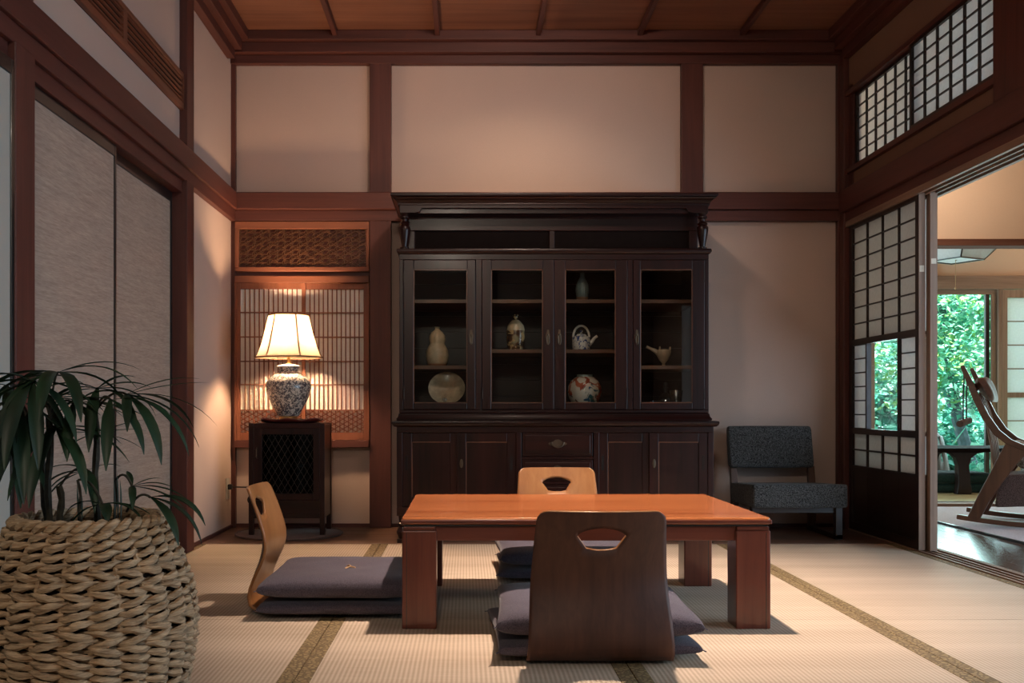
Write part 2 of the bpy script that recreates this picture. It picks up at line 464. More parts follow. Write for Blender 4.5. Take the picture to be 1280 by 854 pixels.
# ------------------------------------------------------------------ mesh helpers
class MB:
    def __init__(self):
        self.v, self.f, self.mi = [], [], []

    def add(self, vs, fs, mi=0):
        o = len(self.v)
        self.v += [tuple(p) for p in vs]
        self.f += [tuple(i + o for i in f) for f in fs]
        self.mi += [mi] * len(fs)
        return self

    def box(self, x0, x1, y0, y1, z0, z1, mi=0):
        vs = [(x, y, z) for z in (z0, z1) for y in (y0, y1) for x in (x0, x1)]
        return self.add(vs, [(0, 2, 3, 1), (4, 5, 7, 6), (0, 1, 5, 4), (2, 6, 7, 3), (0, 4, 6, 2), (1, 3, 7, 5)], mi)

    def bar(self, a, b, w, h, up=(0, 0, 1), mi=0):
        """a straight bar of section w x h from a to b"""
        a, b = Vector(a), Vector(b)
        d = (b - a).normalized()
        s = d.cross(Vector(up))
        if s.length < 1e-5:
            s = d.cross(Vector((1, 0, 0)))
        s.normalize()
        u = s.cross(d)
        vs = []
        for p in (a, b):
            for i, j in ((-1, -1), (1, -1), (1, 1), (-1, 1)):
                vs.append(p + s * (i * w / 2) + u * (j * h / 2))
        return self.add(vs, [(0, 1, 2, 3), (7, 6, 5, 4), (0, 4, 5, 1), (1, 5, 6, 2), (2, 6, 7, 3), (3, 7, 4, 0)], mi)

    def lathe(self, prof, c=(0, 0, 0), n=24, mi=0, cap=True, rot=0.0):
        """prof: [(r, z)] from bottom to top round the vertical axis through c"""
        vs, fs = [], []
        for r, z in prof:
            for k in range(n):
                a = 2 * PI * k / n + rot
                vs.append((c[0] + r * math.cos(a), c[1] + r * math.sin(a), c[2] + z))
        for i in range(len(prof) - 1):
            for k in range(n):
                k2 = (k + 1) % n
                fs.append((i * n + k, i * n + k2, (i + 1) * n + k2, (i + 1) * n + k))
        if cap:
            if prof[0][0] > 1e-6:
                fs.append(tuple(range(n - 1, -1, -1)))
            if prof[-1][0] > 1e-6:
                o = (len(prof) - 1) * n
                fs.append(tuple(o + k for k in range(n)))
        return self.add(vs, fs, mi)

    def tube(self, pts, rad, n=8, mi=0, closed=False, squash=None):
        pts = [Vector(p) for p in pts]
        m = len(pts)
        rads = rad if isinstance(rad, (list, tuple)) else [rad] * m
        vs, fs = [], []
        prev = None
        for i, p in enumerate(pts):
            if closed:
                t = pts[(i + 1) % m] - pts[i - 1]
            else:
                t = pts[min(i + 1, m - 1)] - pts[max(i - 1, 0)]
            t.normalize()
            if prev is None:
                s = t.cross(Vector((0, 0, 1)))
                if s.length < 1e-3:
                    s = t.cross(Vector((1, 0, 0)))
            else:
                s = prev - t * prev.dot(t)
            s.normalize()
            prev = s
            u = t.cross(s)
            for k in range(n):
                a = 2 * PI * k / n
                vs.append(p + s * (rads[i] * math.cos(a)) + u * (rads[i] * math.sin(a) * (squash or 1.0)))
        for i in range(m if closed else m - 1):
            j = (i + 1) % m
            for k in range(n):
                k2 = (k + 1) % n
                fs.append((i * n + k, i * n + k2, j * n + k2, j * n + k))
        if not closed:
            fs.append(tuple(range(n - 1, -1, -1)))
            fs.append(tuple((m - 1) * n + k for k in range(n)))
        return self.add(vs, fs, mi)

    def ribbon(self, pts, w, h, up=(0, 1, 0), mi=0):
        """a bent bar of section w (along up) x h through pts"""
        pts = [Vector(p) for p in pts]
        up = Vector(up).normalized()
        m = len(pts)
        ws = w if isinstance(w, (list, tuple)) else [w] * m
        hs = h if isinstance(h, (list, tuple)) else [h] * m
        vs, fs = [], []
        for i, p in enumerate(pts):
            t = (pts[min(i + 1, m - 1)] - pts[max(i - 1, 0)]).normalized()
            s = t.cross(up).normalized()
            for a, b in ((-1, -1), (1, -1), (1, 1), (-1, 1)):
                vs.append(p + up * (a * ws[i] / 2) + s * (b * hs[i] / 2))
        for i in range(m - 1):
            for k in range(4):
                k2 = (k + 1) % 4
                fs.append((i * 4 + k, i * 4 + k2, i * 4 + 4 + k2, i * 4 + 4 + k))
        fs.append((3, 2, 1, 0))
        fs.append(tuple((m - 1) * 4 + k for k in range(4)))
        return self.add(vs, fs, mi)

    def prism(self, poly, axis, a, b, mi=0):
        """poly [(p, q)] extruded along axis from a to b: axis x -> (y, z), y -> (x, z), z -> (x, y)"""
        def P(p, q, t):
            return {'x': (t, p, q), 'y': (p, t, q), 'z': (p, q, t)}[axis]
        n = len(poly)
        vs = [P(p, q, a) for p, q in poly] + [P(p, q, b) for p, q in poly]
        fs = [(k, (k + 1) % n, n + (k + 1) % n, n + k) for k in range(n)]
        fs += [tuple(range(n - 1, -1, -1)), tuple(range(n, 2 * n))]
        return self.add(vs, fs, mi)

    def build(self, name, mat, parent=None, smooth=False, bevel=0.0, seg=2, loc=None):
        me = bpy.data.meshes.new(name)
        me.from_pydata(self.v, [], self.f)
        for m in (mat if isinstance(mat, (list, tuple)) else [mat]):
            me.materials.append(M[m] if isinstance(m, str) else m)
        if any(self.mi):
            me.polygons.foreach_set('material_index', self.mi)
        bm = bmesh.new()
        bm.from_mesh(me)
        bmesh.ops.recalc_face_normals(bm, faces=bm.faces)
        bm.to_mesh(me)
        bm.free()
        if smooth:
            me.shade_smooth()
            me.set_sharp_from_angle(angle=math.radians(42))
        o = bpy.data.objects.new(name, me)
        C.objects.link(o)
        if loc:
            o.location = loc
        if bevel:
            bv = o.modifiers.new('bevel', 'BEVEL')
            bv.width = bevel
            bv.segments = seg
            bv.limit_method = 'ANGLE'
            bv.harden_normals = False
        if parent is not None:
            put(o, parent)
        return o


def put(o, parent):
    """parent o while its mesh stays where it is in the world"""
    o.parent = parent
    if parent.parent is None:
        o.matrix_parent_inverse = parent.matrix_basis.inverted()


def clone(o, loc=None, parent=None, rot=None):
    c = o.copy()
    C.objects.link(c)
    if loc is not None:
        c.location = loc
    if rot is not None:
        c.rotation_euler = rot
    if parent is not None:
        put(c, parent)
    return c


def tag(o, label, cat, group=None, kind=None):
    if label:
        o['label'] = label
    if cat:
        o['category'] = cat
    if group:
        o['group'] = group
    if kind:
        o['kind'] = kind
    return o


def thing(name, label, cat, loc=(0, 0, 0), rz=0.0, group=None):
    o = bpy.data.objects.new(name, None)
    C.objects.link(o)
    o.empty_display_size = 0.1
    o.location = loc
    o.rotation_euler = (0, 0, rz)
    o.matrix_basis = Matrix.Translation(loc) @ Matrix.Rotation(rz, 4, 'Z')
    return tag(o, label, cat, group)


def root_structure(name, label, cat='structure', loc=(0, 0, 0)):
    return tag(thing(name, label, cat, loc), None, None, kind='structure')


KIDS = {}


def copy_tree(o, parent=None):
    c = o.copy()
    C.objects.link(c)
    if parent is not None:
        c.parent = parent
    for ch in [k for k in bpy.data.objects if k.parent == o]:
        copy_tree(ch, c)
    return c


def B(x0, x1, y0, y1, z0, z1):
    return MB().box(x0, x1, y0, y1, z0, z1)


def wx(px, Y):
    return (px - 583.0) * Y / 1230.0


def wz(py, Y):
    return 0.69 - (py - 509.0) * Y / 1230.0

# ================================================================== THE SETTING
XL, XR, YB, YF = -1.35, 2.161, 5.67, -1.3      # left wall, right wall, back wall, wall behind the camera
ZC = 2.82

# ---- floor: four columns of rush mats and a strip of boards along the back wall
floor = root_structure('floor', 'rush mat floor with brown brocade borders and a board strip at the back', 'floor')
B(XL - 0.2, XR + 0.1, YF, YB + 0.1, -0.12, -0.035).build('subfloor', 'dark_gap', floor)
colx = [(XL, -0.435), (-0.435, 0.43), (0.43, 1.3), (1.3, XR - 0.006)]
rows = [(4.955, 3.195), (3.195, 1.44), (1.44, -0.32), (-0.32, YF)]
HW = 0.041
for ci, (xa, xb) in enumerate(colx):
    for (yb, ya) in rows:
        xa_, xb_ = xa + 0.001, xb - 0.001
        t = B(xa_ + HW, xb_ - HW, ya + 0.0015, yb - 0.0015, -0.035, 0.0).build('tatami_mat', 'tatami', floor)
        B(xa_, xa_ + HW, ya + 0.0015, yb - 0.0015, -0.035, 0.0012).build('border', 'heri', t, bevel=0.002)
        B(xb_ - HW, xb_, ya + 0.0015, yb - 0.0015, -0.035, 0.0012).build('border', 'heri', t, bevel=0.002)
yy = 4.957
for k in range(4):
    w = (YB - 4.957) / 4
    B(XL, XR + 0.03, yy + 0.001, yy + w - 0.001, -0.035, 0.0 if k else 0.002).build('floor_board', 'board', floor, bevel=0.0015)
    yy += w

# ---- back wall
wall_back = root_structure('wall_back', 'ochre plaster back wall framed by dark timber posts and rails', 'wall')
B(XL - 0.1, XR + 0.1, YB, YB + 0.09, -0.03, ZC).build('plaster', 'plaster', wall_back)
for x0, x1 in ((-0.554, -0.430), (1.231, 1.355)):
    B(x0, x1, YB - 0.040, YB, 1.9, 2.66).build('post', 'timber_z', wall_back, bevel=0.003)
B(-0.554, -0.430, YB - 0.045, YB, 0.0, 1.78).build('post', 'timber_z', wall_back, bevel=0.003)
B(XL + 0.0005, XL + 0.026, YB - 0.03, YB, 0.0, 2.66).build('post', 'timber_z', wall_back, bevel=0.002)
B(XR - 0.035, XR - 0.001, YB - 0.04, YB, 0.0, 2.66).build('post', 'timber_z', wall_back, bevel=0.002)
for x0, x1 in ((XL, XR),):
    B(x0, x1, YB - 0.075, YB, 1.816, 1.914).build('rail', 'timber_x', wall_back, bevel=0.005)
    B(x0, x1, YB - 0.05, YB, 1.755, 1.816).build('rail', 'timber_x', wall_back, bevel=0.003)
B(XL, XR, YB - 0.045, YB, 2.655, 2.705).build('cornice', 'timber_x', wall_back, bevel=0.004)
B(XL, XR, YB - 0.085, YB, 2.705, 2.765).build('cornice', 'timber_x', wall_back, bevel=0.004)
B(XL, XR, YB - 0.12, YB, 2.765, ZC).build('cornice', 'timber_x', wall_back, bevel=0.004)
B(XL + 0.026, -0.554, YB - 0.012, YB, 0.0, 0.02).build('baseboard', 'timber_x', wall_back)
B(-0.43, XR - 0.03, YB - 0.012, YB, 0.0, 0.02).build('baseboard', 'timber_x', wall_back)

# ---- ceiling of cedar boards on battens
ceiling = root_structure('ceiling', 'reddish cedar board ceiling with narrow dark battens', 'ceiling')
B(XL - 0.1, XR + 0.1, YF - 0.1, YB + 0.1, ZC + 0.02, ZC + 0.12).build('attic_deck', 'dark_gap', ceiling)
y1 = YB - 0.1
while y1 > YF:
    y0 = max(YF, y1 - 0.43)
    B(XL, XR, y0 + 0.0015, y1, ZC, ZC + 0.014).build('ceiling_board', 'ceiling', ceiling)
    y1 = y0
for x in (-1.32, -0.742, -0.164, 0.405, 0.979, 1.557):
    B(x - 0.014, x + 0.014, YF, YB - 0.1, ZC - 0.034, ZC).build('batten', 'timber_y', ceiling, bevel=0.004)

# ---- left wall: plaster above the rail, sliding panels below, plaster by the corner
wall_left = root_structure('wall_left', 'left wall of plaster over a long dark rail above sliding panels', 'wall')
B(XL - 0.12, XL, YF, YB, 1.755, ZC).build('plaster', 'plaster', wall_left)
B(XL - 0.12, XL, 4.70, YB, -0.03, 1.80).build('plaster', 'plaster', wall_left)
B(XL - 0.16, XL - 0.09, YF, 4.70, -0.03, 1.80).build('closet_back', 'dark_gap', wall_left)
B(XL, XL + 0.045, YF, YB - 0.075, 1.816, 1.914).build('rail', 'timber_y', wall_left, bevel=0.005)
B(XL - 0.02, XL + 0.03, YF, YB - 0.05, 1.755, 1.816).build('rail', 'timber_y', wall_left, bevel=0.003)
B(XL - 0.085, XL + 0.012, YF, 4.65, 1.70, 1.756).build('head_track', 'timber_y', wall_left, bevel=0.002)
B(XL - 0.085, XL + 0.004, YF, 4.65, -0.03, 0.004).build('sill', 'timber_y', wall_left, bevel=0.002)
for y0, y1, z0, z1 in ((4.63, 4.75, 0, 1.76), (4.63, 4.75, 1.914, 2.66), (2.87, 3.0, 0, 1.76), (2.86, 2.99, 1.914, 2.66), (1.1, 1.22, 0, 1.76), (1.1, 1.22, 1.914, 2.70)):
    B(XL - 0.08, XL + 0.036, y0, y1, z0, z1).build('post', 'timber_z', wall_left, bevel=0.004)
B(XL, XL + 0.045, YF, YB - 0.12, 2.655, 2.705).build('cornice', 'timber_y', wall_left, bevel=0.004)
B(XL, XL + 0.085, YF, YB - 0.12, 2.705, 2.765).build('cornice', 'timber_y', wall_left, bevel=0.004)
B(XL, XL + 0.12, YF, YB - 0.12, 2.765, ZC).build('cornice', 'timber_y', wall_left, bevel=0.004)
B(XL, XL + 0.01, 4.75, YB - 0.03, 0.0, 0.018).build('baseboard', 'timber_y', wall_left)


def fusuma(n, x, y0, y1, mat, label, pull_at=None):
    d = root_structure('door_%d' % n, label, 'sliding door')
    B(x - 0.018, x, y0 + 0.018, y1 - 0.018, 0.024, 1.655).build('panel', mat, d)
    for a, b in ((y0, y0 + 0.018), (y1 - 0.018, y1)):
        B(x - 0.022, x + 0.005, a, b, 0.006, 1.70).build('stile', 'black', d, bevel=0.002)
    for a, b in ((0.006, 0.024), (1.655, 1.70)):  # black frame; top rail made taller to stand in for a gap's shade
        B(x - 0.022, x + 0.005, y0 + 0.018, y1 - 0.018, a, b).build('frame_rail', 'black', d, bevel=0.002)
    if pull_at:
        p = MB().lathe([(0.030, 0), (0.030, 0.004), (0.022, 0.004), (0.020, 0.0015)], n=20)
        o = p.build('finger_pull', 'old_brass', d, smooth=True)
        o.rotation_euler = (0, PI / 2, 0)
        o.location = (x, pull_at, 0.85)
    return d


fusuma(1, XL - 0.006, 2.985, 3.80, 'fusuma', 'nearer beige woven paper sliding panel between two dark posts')
fusuma(2, XL - 0.040, 3.75, 4.632, 'fusuma', 'farther beige woven paper sliding panel beside the dark post near the lamp')
fusuma(3, XL + 0.028, 1.25, 2.868, 'fusuma_plain', 'plain pale grey paper sliding panel at the left edge')
fusuma(4, XL - 0.040, YF, 1.30, 'fusuma_plain', 'plain pale grey paper sliding panel behind the camera')

# ---- slotted wooden vent high on the left wall
vent = thing('wall_vent', 'long slatted wooden air vent high on the left plaster wall', 'vent', (XL, 3.4, 2.17))
vz0, vz1, vy0, vy1 = 2.089, 2.259, 2.42, 4.638
B(XL - 0.002, XL + 0.004, vy0, vy1, vz0, vz1).build('backing', 'dark_gap', vent)
B(XL, XL + 0.022, vy0, vy1, vz0, vz0 + 0.030).build('frame', 'red_y', vent, bevel=0.003)
B(XL, XL + 0.022, vy0, vy1, vz1 - 0.022, vz1).build('frame', 'red_y', vent, bevel=0.003)
B(XL, XL + 0.022, vy1 - 0.012, vy1, vz0 + 0.03, vz1 - 0.022).build('frame', 'red_z', vent)
for y in (3.15, 3.84):
    B(XL, XL + 0.020, y - 0.022, y + 0.022, vz0 + 0.03, vz1 - 0.022).build('divider', 'red_z', vent)
for y in (2.8, 3.5, 4.22):
    B(XL + 0.002, XL + 0.010, y - 0.008, y + 0.008, vz0 + 0.03, vz1 - 0.022).build('divider', 'timber_z', vent)
for a, b in ((vy0, 3.128), (3.172, 3.818), (3.862, vy1 - 0.012)):
    for k in range(5):
        z = vz0 + 0.03 + 0.118 * (k + 0.5) / 5
        s = MB()
        s.add([(XL + 0.010, a, z - 0.002), (XL + 0.019, a, z + 0.000), (XL + 0.019, a, z + 0.0055), (XL + 0.010, a, z + 0.0035),
               (XL + 0.010, b, z - 0.002), (XL + 0.019, b, z + 0.000), (XL + 0.019, b, z + 0.0055), (XL + 0.010, b, z + 0.0035)],
              [(0, 1, 2, 3), (7, 6, 5, 4), (0, 4, 5, 1), (1, 5, 6, 2), (2, 6, 7, 3), (3, 7, 4, 0)])
        s.build('slat', 'red_y', vent)

# ---- wall behind the camera
wall_front = root_structure('wall_front', 'plaster wall behind the camera', 'wall')
B(XL - 0.1, XR + 0.1, YF - 0.1, YF, 1.8, ZC).build('plaster', 'plaster', wall_front)
B(XL - 0.1, XR + 0.1, YF - 0.1, YF, -0.03, 0.4).build('plaster', 'plaster', wall_front)
B(XL - 0.1, XR + 0.1, YF - 0.1, YF, 0.4, 1.8).build('panel', 'plaster_dark', wall_front)
for x in (XL + 0.05, 0.3, 1.2, XR - 0.05):
    B(x - 0.06, x + 0.06, YF, YF + 0.03, 0, 2.8).build('post', 'timber_z', wall_front)
B(XL, XR, YF, YF + 0.04, 1.76, 1.91).build('rail', 'timber_x', wall_front)

# ---- right wall: high screens over a wide opening
wall_right = root_structure('wall_right', 'right wall of dark timber and plaster over a wide opening to the veranda', 'wall')
RX = XR
B(RX, RX + 0.09, YF, YB + 0.05, 2.455, ZC).build('plaster', 'plaster_dark', wall_right)
B(RX + 0.005, RX + 0.085, YF, YB + 0.05, 1.90, 2.005).build('plaster', 'plaster_dark', wall_right)
B(RX, RX + 0.09, 5.50, YB + 0.05, 1.90, 2.5).build('post', 'timber_z', wall_right)
B(RX, RX + 0.09, YF, 3.70, 1.9, 2.5).build('plaster', 'plaster_dark', wall_right)
B(RX - 0.03, RX + 0.11, 3.70, 3.985, 1.90, 2.70).build('post', 'timber_z', wall_right, bevel=0.004)
B(RX - 0.03, RX + 0.11, 5.56, YB - 0.05, -0.02, 2.70).build('post', 'timber_z', wall_right, bevel=0.004)
B(RX - 0.045, RX + 0.13, YF, YB - 0.075, 1.79, 1.914).build('rail', 'timber_y', wall_right, bevel=0.005)
B(RX - 0.02, RX + 0.13, YF, YB - 0.08, 1.735, 1.79).build('rail', 'timber_y', wall_right, bevel=0.003)
for x0, x1 in ((-0.02, -0.004), (0.026, 0.036), (0.066, 0.076), (0.106, 0.125)):
    B(RX + x0, RX + x1, YF, 5.56, 1.705, 1.737).build('head_track', 'light_y', wall_right)
B(RX - 0.02, RX + 0.02, 3.985, 5.56, 2.005, 2.032).build('rail', 'timber_y', wall_right)
B(RX - 0.02, RX + 0.02, 3.985, 5.56, 2.444, 2.47).build('rail', 'timber_y', wall_right)
B(RX - 0.045, RX, YF, YB - 0.12, 2.655, 2.705).build('cornice', 'timber_y', wall_right, bevel=0.004)
B(RX - 0.085, RX, YF, YB - 0.12, 2.705, 2.765).build('cornice', 'timber_y', wall_right, bevel=0.004)
B(RX - 0.12, RX, YF, YB - 0.12, 2.765, ZC).build('cornice', 'timber_y', wall_right, bevel=0.004)
for x0, x1 in ((-0.006, 0.010), (0.028, 0.040), (0.062, 0.074), (0.098, 0.13)):
    B(RX + x0, RX + x1, YF, 5.56, -0.03, 0.006).build('sill_track', 'light_y', wall_right, bevel=0.001)
B(RX - 0.006, RX + 0.13, YF, 5.56, -0.06, -0.006).build('sill', 'timber_y', wall_right)
B(RX, RX + 0.09, YF, 0.25, -0.03, 1.8).build('plaster', 'plaster', wall_right)


def screen_leaf(root, name, x, y0, y1, z0, z1, nc, nr, stile, rail, pane_mesh=None, mats=('black_z', 'black_y'), bar=0.007, rail_b=None):
    """a papered lattice leaf in the plane x: stiles and rails, panes and bars"""
    rail_b = rail_b or rail
    f = MB()
    t = 0.026
    f.box(x, x + t, y0, y0 + stile, z0, z1).box(x, x + t, y1 - stile, y1, z0, z1)
    f.box(x, x + t, y0 + stile, y1 - stile, z0, z0 + rail_b).box(x, x + t, y0 + stile, y1 - stile, z1 - rail, z1)
    leaf = f.build(name, mats[0], root)
    lattice(leaf, x, y0 + stile, y1 - stile, z0 + rail_b, z1 - rail, nc, nr, bar, mats)
    return leaf


def lattice(leaf, x, ya, yb, za, zb, nc, nr, bar, mats, paper_mat='paper', depth=0.014):
    dy, dz = (yb - ya) / nc, (zb - za) / nr
    pm = None
    for i in range(nc):
        for j in range(nr):
            if pm is None:
                pm = B(0, 0.0025, -dy / 2, dy / 2, -dz / 2, dz / 2).build('pane', paper_mat, leaf, loc=(x + depth, ya + dy * (i + .5), za + dz * (j + .5)))
            else:
                clone(pm, (x + depth, ya + dy * (i + .5), za + dz * (j + .5)))
    for i in range(1, nc):
        B(x + 0.003, x + depth - 0.0005, ya + dy * i - bar / 2 * 1.5, ya + dy * i + bar / 2 * 1.5, za, zb).build('upright_bar', mats[0], leaf)
    for j in range(1, nr):
        B(x + 0.005, x + depth - 0.0008, ya, yb, za + dz * j - bar / 2, za + dz * j + bar / 2).build('cross_bar', mats[1], leaf)


window_1 = root_structure('window_1', 'row of two papered lattice screens high on the right wall', 'window')
screen_leaf(window_1, 'screen', RX + 0.012, 4.745, 5.50, 2.032, 2.444, 6, 6, 0.020, 0.016)
screen_leaf(window_1, 'screen', RX - 0.016, 3.985, 4.765, 2.032, 2.444, 6, 6, 0.020, 0.016)

def rim(x, ya, yb, za, zb, w=0.004):
    return (MB().box(x + 0.003, x + 0.014, ya, ya + w, za, zb).box(x + 0.003, x + 0.014, yb - w, yb, za, zb)
            .box(x + 0.003, x + 0.014, ya + w, yb - w, za, za + w).box(x + 0.003, x + 0.014, ya + w, yb - w, zb - w, zb))


# ---- sliding paper screen with a glass window in the right wall, and a second leaf behind it
door_s = root_structure('door_5', 'papered lattice sliding screen with a glass window and dark wooden lower panel', 'sliding door')
sx = RX - 0.004
ya, yb = 4.69, 5.545
ST = 0.040
m2 = ('black_z', 'black_y')
fr = MB()
t = 0.028
B(sx, sx + t, ya, ya + ST, 0.008, 1.715).build('stile', 'black_z', door_s)
B(sx - 0.001, sx + t + 0.001, ya - 0.0012, ya, 0.008, 1.715).build('stile_edge', 'light_z', door_s)
B(sx, sx + t, yb - ST, yb, 0.008, 1.715).build('stile', 'black_z', door_s)
pa, pb = ya + ST, yb - ST
for z0, z1 in ((1.690, 1.715), (1.033, 1.062), (0.545, 0.572), (0.335, 0.363), (0.008, 0.05)):
    B(sx, sx + t, pa, pb, z0, z1).build('frame_rail', 'black_y', door_s)
cw = (pb - pa) / 4
u = rim(sx, pa, pb, 1.062, 1.690).build('upper_lattice', 'black_y', door_s)
lattice(u, sx, pa, pb, 1.062, 1.690, 4, 7, 0.007, m2)
u = rim(sx, pa, pa + cw - 0.012, 0.572, 1.033).build('near_lattice', 'black_y', door_s)
lattice(u, sx, pa, pa + cw - 0.012, 0.572, 1.033, 1, 6, 0.007, m2)
u = rim(sx, pb - cw + 0.012, pb, 0.572, 1.033).build('far_lattice', 'black_y', door_s)
lattice(u, sx, pb - cw + 0.012, pb, 0.572, 1.033, 1, 6, 0.007, m2)
u = rim(sx, pa, pb, 0.363, 0.545).build('lower_lattice', 'black_y', door_s)
lattice(u, sx, pa, pb, 0.363, 0.545, 4, 2, 0.009, m2)
gl = MB().box(sx + 0.001, sx + t - 0.002, pa + cw - 0.012, pa + cw + 0.006, 0.572, 1.033)
gl.box(sx + 0.001, sx + t - 0.002, pb - cw - 0.006, pb - cw + 0.012, 0.572, 1.033)
gl.build('window_frame', 'black_z', door_s)
B(sx + 0.012, sx + 0.015, pa + cw + 0.006, pb - cw - 0.006, 0.572, 1.033).build('glass', 'glass', door_s)
for k in range(4):
    B(sx + 0.008, sx + 0.018, pa + cw * k + 0.001, pa + cw * (k + 1) - 0.001, 0.05, 0.335).build('lower_panel', 'black_y', door_s)
B(sx + 0.002, sx + 0.024, ya - 0.0022, ya - 0.001, 1.335, 1.365).build('sticker', 'sticker', door_s)

door_6 = root_structure('door_6', 'second sliding screen pushed behind the first, its pale stile end showing', 'sliding door')
s2 = RX + 0.038
B(s2, s2 + 0.034, 4.665, 4.705, 0.008, 1.715).build('stile', 'light_z', door_6)
B(s2, s2 + 0.03, 5.50, 5.54, 0.008, 1.715).build('stile', 'light_z', door_6)
for z0, z1 in ((1.690, 1.715), (1.04, 1.055), (0.55, 0.567), (0.335, 0.363), (0.008, 0.05)):
    B(s2, s2 + 0.03, 4.705, 5.50, z0, z1).build('frame_rail', 'light_y', door_6)
B(s2 + 0.008, s2 + 0.014, 4.705, 5.50, 0.05, 0.335).build('lower_panel', 'light_y', door_6)
B(s2 + 0.012, s2 + 0.016, 4.705, 5.28, 0.567, 1.04).build('glass', 'glass', door_6)
B(s2 + 0.012, s2 + 0.0145, 4.705, 5.50, 1.055, 1.690).build('pane', 'paper', door_6)
B(s2 + 0.012, s2 + 0.0145, 4.705, 5.50, 0.363, 0.55).build('pane', 'paper', door_6)
B(s2 + 0.004, s2 + 0.028, 4.6638, 4.665, 1.37, 1.395).build('sticker', 'sticker', door_6)

# ---- slatted screen and fretwork transom in the bay behind the lamp
window_2 = root_structure('window_2', 'reddish cedar slatted screens under a fretwork transom in the left bay', 'window')
y0 = YB - 0.03
bx0, bx1 = XL + 0.026, -0.556
# transom: frame, backing and fretwork
for x0, x1, z0, z1, ax in ((bx0, bx1, 1.709, 1.752, 'x'), (bx0, bx1, 1.466, 1.492, 'x'), (bx0, bx0 + 0.024, 1.492, 1.709, 'z'), (bx1 - 0.018, bx1, 1.492, 1.709, 'z')):
    B(x0, x1, y0 - 0.018, YB, z0, z1).build('transom_frame', 'red_' + ax, window_2, bevel=0.003)
B(bx0, bx1, YB - 0.02, YB - 0.004, 1.44, 1.752).build('transom_backing', 'timber_x', window_2)


def fret(x0, x1, z0, z1, yf, yb_, a, w, spokes, mb):
    """triangular fretwork strips clipped to a rectangle"""
    h = a * math.sqrt(3) / 2

    def clip(p, q):
        t0, t1 = 0.0, 1.0
        d = (q[0] - p[0], q[1] - p[1])
        for pp, dd, lo, hi in ((p[0], d[0], x0, x1), (p[1], d[1], z0, z1)):
            if abs(dd) < 1e-9:
                if pp < lo or pp > hi:
                    return None
            else:
                a_, b_ = (lo - pp) / dd, (hi - pp) / dd
                if a_ > b_:
                    a_, b_ = b_, a_
                t0, t1 = max(t0, a_), min(t1, b_)
        if t1 - t0 < 1e-4:
            return None
        return (p[0] + d[0] * t0, p[1] + d[1] * t0), (p[0] + d[0] * t1, p[1] + d[1] * t1)

    def strip(p, q, ww, yf_):
        c = clip(p, q)
        if c:
            (xa, za), (xb, zb) = c
            mb.bar((xa, (yf_ + yb_) / 2, za), (xb, (yf_ + yb_) / 2, zb), yb_ - yf_, ww, up=(-(zb - za), 0, xb - xa))
    W = x1 - x0
    n = int(W / h) + 2
    for i in range(n + 1):
        strip((x0 + i * h, z0 - 1), (x0 + i * h, z1 + 1), w, yf)
    m = int((z1 - z0 + W * 0.58) / a) + 3
    for j in range(-2, m):
        strip((x0 - h, z0 + j * a - a / 2), (x0 - h + 2, z0 + j * a - a / 2 - 2 * math.tan(PI / 6)), w, yf)
        strip((x0 - h, z0 + z1 - z0 - j * a + a / 2), (x0 - h + 2, z1 - j * a + a / 2 + 2 * math.tan(PI / 6)), w, yf)
    if spokes:
        for i in range(n):
            for j in range(-1, int((z1 - z0) / a) + 2):
                for s in (0, 1):
                    # the two triangles of a cell column and their centroids
                    if s == 0:
                        P = [(x0 + i * h, z0 + j * a + (i % 2) * a / 2), (x0 + i * h, z0 + j * a + a + (i % 2) * a / 2), (x0 + (i + 1) * h, z0 + j * a + a / 2 + (i % 2) * a / 2)]
                    else:
                        P = [(x0 + i * h, z0 + j * a + (i % 2) * a / 2), (x0 + (i + 1) * h, z0 + j * a + a / 2 + (i % 2) * a / 2), (x0 + (i + 1) * h, z0 + j * a - a / 2 + (i % 2) * a / 2)]
                    cx_, cz_ = sum(p[0] for p in P) / 3, sum(p[1] for p in P) / 3
                    for p in P:
                        strip(p, (cx_, cz_), w * 0.7, yf + 0.001)
    return mb


f1 = fret(bx0 + 0.024, bx1 - 0.018, 1.492, 1.709, y0 - 0.008, y0 + 0.008, 0.0494, 0.0028, True, MB())
tag(f1.build('fretwork', 'walnut_x', window_2), None, None, kind='stuff')
# head rail, stiles and sill of the slatted screens
B(bx0, bx1, y0 - 0.022, YB, 1.400, 1.440).build('head_rail', 'red_x', window_2, bevel=0.003)
B(bx0, bx1, y0 - 0.030, YB, 0.458, 0.500).build('sill', 'timber_x', window_2, bevel=0.003)
xm0, xm1 = wx(375.5, 5.64), wx(382.5, 5.64)
B(bx0 - 0.001, bx0 + 0.010, y0 - 0.02, YB, 0.50, 1.40).build('jamb', 'red_z', window_2)
B(bx1 - 0.012, bx1, y0 - 0.02, YB, 0.50, 1.40).build('jamb', 'red_z', window_2)


